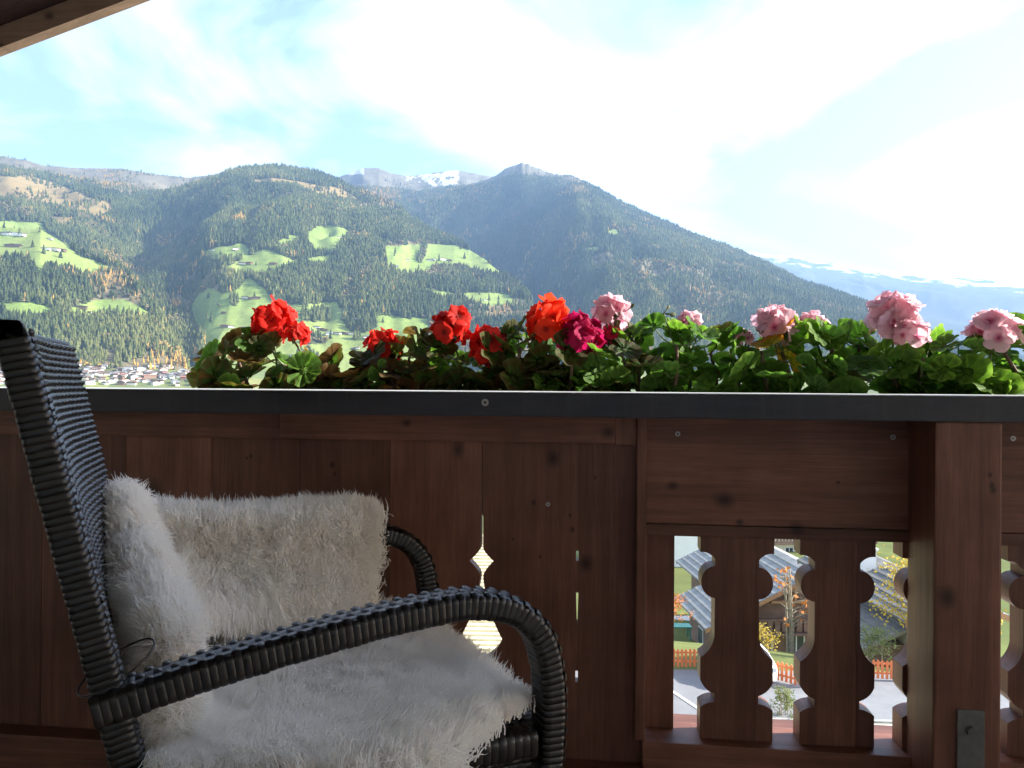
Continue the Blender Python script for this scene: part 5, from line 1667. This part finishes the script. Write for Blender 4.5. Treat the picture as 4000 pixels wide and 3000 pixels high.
# white car seen end on, teal garden table
car = empty('parked_car', at_z(2958, 2692, ZG), YAW + .05)
tag(car, 'white parked car mostly hidden behind a baluster', 'car')
M_CARW, M_TYRE = plain('white_car_paint', (0.82, 0.82, 0.82), .25, .02), plain('tyre_rubber', (0.02, 0.02, 0.02), .8)
sec = [(-.0, .30), (.0, .75), (.06, .92), (.35, .98), (.75, 1.38), (1.7, 1.46), (2.5, 1.40), (3.1, 1.0), (3.95, .86), (4.05, .55), (4.05, .30)]
bm = bmesh.new()
L_, R2 = [], []
for (y, z) in sec:
    w = .86 if z < 1.0 else .86 - (z - 1.0) * .45
    L_.append(bm.verts.new((-w, y, z))); R2.append(bm.verts.new((w, y, z)))
for i in range(len(sec) - 1):
    bm.faces.new((L_[i], L_[i + 1], R2[i + 1], R2[i]))
bm.faces.new((L_[-1], L_[0], R2[0], R2[-1])); bm.faces.new(L_); bm.faces.new(R2[::-1])
bmesh.ops.recalc_face_normals(bm, faces=bm.faces)
bmesh.ops.bevel(bm, geom=bm.edges[:], offset=.04, segments=2, affect='EDGES')
bm_obj('body', bm, M_CARW, car, True)
m = MB(); m.add([(-.62, .37, 1.03), (.62, .37, 1.03), (.56, .70, 1.36), (-.56, .70, 1.36)], [(0, 1, 2, 3)]); wi = m.build('windscreen', M_GLASS, car); wi.location = (0, -.02, .02)
for sx in (-1, 1):
    m = MB(); m.box(sx * .70 - .1, sx * .70 + .1, -.045, .02, .68, .86); m.build('headlight', plain('pale_lens', (.6, .62, .64), .2), car)
    for y in (.75, 3.2):
        bm = bmesh.new(); bmesh.ops.create_cone(bm, cap_ends=True, segments=20, radius1=.31, radius2=.31, depth=.2, matrix=Matrix.Translation((sx * .78, y, .31)) @ Matrix.Rotation(math.pi / 2, 4, 'Y'))
        bm_obj('wheel', bm, M_TYRE, car)
tb = empty('garden_table', at_depth(2650, 2462, 47.5), YAW)
tag(tb, 'small teal garden table beside the brown chalet wall', 'table')
M_TEAL = plain('teal_paint', (0.015, 0.10, 0.10), .6)
m = MB(); m.box(-.75, .75, -.4, .4, .26, .32); m.build('table_top', M_TEAL, tb)
for sx in (-.65, .65):
    for s2 in (-.32, .32):
        m = MB(); m.box(sx - .04, sx + .04, s2 - .04, s2 + .04, -.5, .259); m.build('leg', M_TEAL, tb)

# ---------------------------------------------------------------- farmhouses on the far slopes and the village on the valley floor
M_FROOF = [plain('far_roof_brown', (0.16, 0.10, 0.075), .8, .2, .2), plain('far_roof_red', (0.34, 0.13, 0.075), .8, .2, .2), plain('far_roof_grey', (0.22, 0.215, 0.21), .8, .2, .2)]
M_FWALL = [plain('far_wall_white', (0.82, 0.80, 0.76), .9, .04, .2), plain('far_wall_cream', (0.72, 0.66, 0.55), .9, .06, .2), plain('far_wall_timber', (0.17, 0.10, 0.065), .9, .2, .2)]
def far_mesh():
    w_, r_ = MB(), MB()
    w_.add([(-.5, -.4, -.25), (.5, -.4, -.25), (.5, -.4, .42), (0, -.4, .58), (-.5, -.4, .42), (-.5, .4, -.25), (.5, .4, -.25), (.5, .4, .42), (0, .4, .58), (-.5, .4, .42)],
           [(0, 1, 2, 3, 4), (9, 8, 7, 6, 5), (0, 4, 9, 5), (1, 6, 7, 2)])
    for s_ in (-1, 1):
        r_.add([(0, -.5, .58), (s_ * .62, -.5, .385), (s_ * .62, .5, .385), (0, .5, .58), (0, -.5, .65), (s_ * .62, -.5, .45), (s_ * .62, .5, .45), (0, .5, .65)],
               [(0, 1, 2, 3), (7, 6, 5, 4), (0, 4, 5, 1), (1, 5, 6, 2), (2, 6, 7, 3), (3, 7, 4, 0)])
    return w_, r_
fw_, fr_ = far_mesh()
FW = []
for k in range(3):
    a_ = mesh('wall', fw_.v, fw_.f); a_.materials.append(M_FWALL[k]); FW.append(a_)
FRM = []
for k in range(3):
    a_ = mesh('roof', fr_.v, fr_.f); a_.materials.append(M_FROOF[k]); FRM.append(a_)
UPR = random.Random(5)
um = MB(); um.box(-.515, .515, -.415, .415, .16, .40)
UP_ME = mesh('upper_storey', um.v, um.f); UP_ME.materials.append(M_FWALL[2])
def far_house(name, label, group, p, w, h, dd, rot, kw, kr, cat='house'):
    H = empty(name, p, rot)
    H.scale = (w, dd, h)
    tag(H, label, cat, group)
    link('wall', FW[kw], None, H); link('roof', FRM[kr], None, H)
    if kw != 2 and UPR.random() < .65:
        link('upper_storey', UP_ME, None, H)
FARMS = [
 ('farmhouse on the upper hillside meadow', [(25, 914, 46), (52, 917, 40), (84, 920, 34), (52, 962, 48), (180, 974, 26), (212, 977, 40), (244, 980, 26), (196, 935, 18)], 'farms on the upper left meadow'),
 ('farmhouse on the lower hillside meadows', [(316, 1204, 38), (356, 1222, 20), (380, 1227, 28), (140, 1230, 22), (160, 1232, 30)], 'farms on the lower left meadows'),
 ('farmhouse on the forest clearings', [(922, 974, 24), (832, 977, 12), (948, 1030, 26), (972, 1030, 26), (1066, 1032, 26), (1325, 926, 12)], 'farms on the forest clearings'),
 ('farmhouse on the slope behind the scarlet geranium', [(875, 1222, 18), (958, 1163, 22), (980, 1167, 20), (1002, 1165, 26), (1066, 1172, 9), (876, 1274, 24), (902, 1277, 22), (955, 1283, 26), (985, 1286, 30), (1012, 1288, 20)], 'farms behind the scarlet geranium'),
 ('house of the hamlet on the bright green slope', [(1238, 1278, 22), (1252, 1286, 20), (1268, 1290, 22), (1290, 1300, 24), (1318, 1303, 26), (1345, 1302, 24), (1372, 1305, 22), (1276, 1306, 16), (1395, 1360, 20), (1380, 1362, 16), (1435, 1318, 30), (1460, 1320, 28)], 'hamlet on the green slope'),
 ('farmhouse on the bright meadow under the central ridge', [(1590, 1018, 18), (1678, 1016, 20), (1692, 1015, 18), (1730, 1014, 26), (1756, 1018, 20), (1535, 1038, 18), (1550, 1039, 16), (1790, 1158, 18), (1810, 1160, 12), (1895, 1172, 12)], 'farms on the meadow under the central ridge'),
]
ORD = ['first', 'second', 'third', 'fourth', 'fifth', 'sixth', 'seventh', 'eighth', 'ninth', 'tenth', 'eleventh', 'twelfth']
for lab0, lst, grp in FARMS:
    for ki, (px, py, w) in enumerate(sorted(lst)):
        label = ORD[ki] + ' ' + lab0 + ', counted from the left'
        p = on_land(px, py + 2)
        dist = math.hypot(p.x, p.y)
        wm = w / 3000.0 * dist
        far_house('farmhouse', label, grp, p + Vector((0, 0, 1.0)), wm, min(15, wm * .42), min(wm * .8, 16), YAW + RNG.uniform(-.5, .5), RNG.choice((0, 0, 1, 2)), RNG.choice((0, 0, 2, 1)), 'farmhouse')
rv = random.Random(77)
cnt, tries = 0, 0
placed = []
while cnt < 130 and tries < 3000:
    tries += 1
    px = rv.choice((rv.uniform(-60, 60), rv.uniform(290, 810), rv.uniform(290, 810), rv.uniform(290, 810)))
    dist = rv.uniform(2110, 2350)
    d = ray(px, 1500); hh = math.hypot(d.x, d.y)
    p = Vector((d.x / hh * dist, d.y / hh * dist, 0))
    if any((p - o_).length < 19 for o_ in placed):
        continue
    placed.append(p)
    p.z = land_z(p.x, p.y) + 1.5
    wm = rv.uniform(12, 24) if rv.random() > .12 else rv.uniform(28, 46)
    kw, kr = rv.choice((0, 0, 0, 0, 1, 2)), rv.choice((0, 0, 1, 2))
    vlab = ('large ' if wm > 25 else 'small ') + ('white', 'cream', 'brown timber')[kw] + ' village house with a ' + ('brown', 'red', 'grey')[kr] + ' roof on the valley floor'
    far_house('village_house', vlab, 'village houses on the valley floor', p, wm, rv.uniform(10, 15), rv.uniform(11, 16), YAW + rv.uniform(-1.2, 1.2), kw, kr)
    cnt += 1
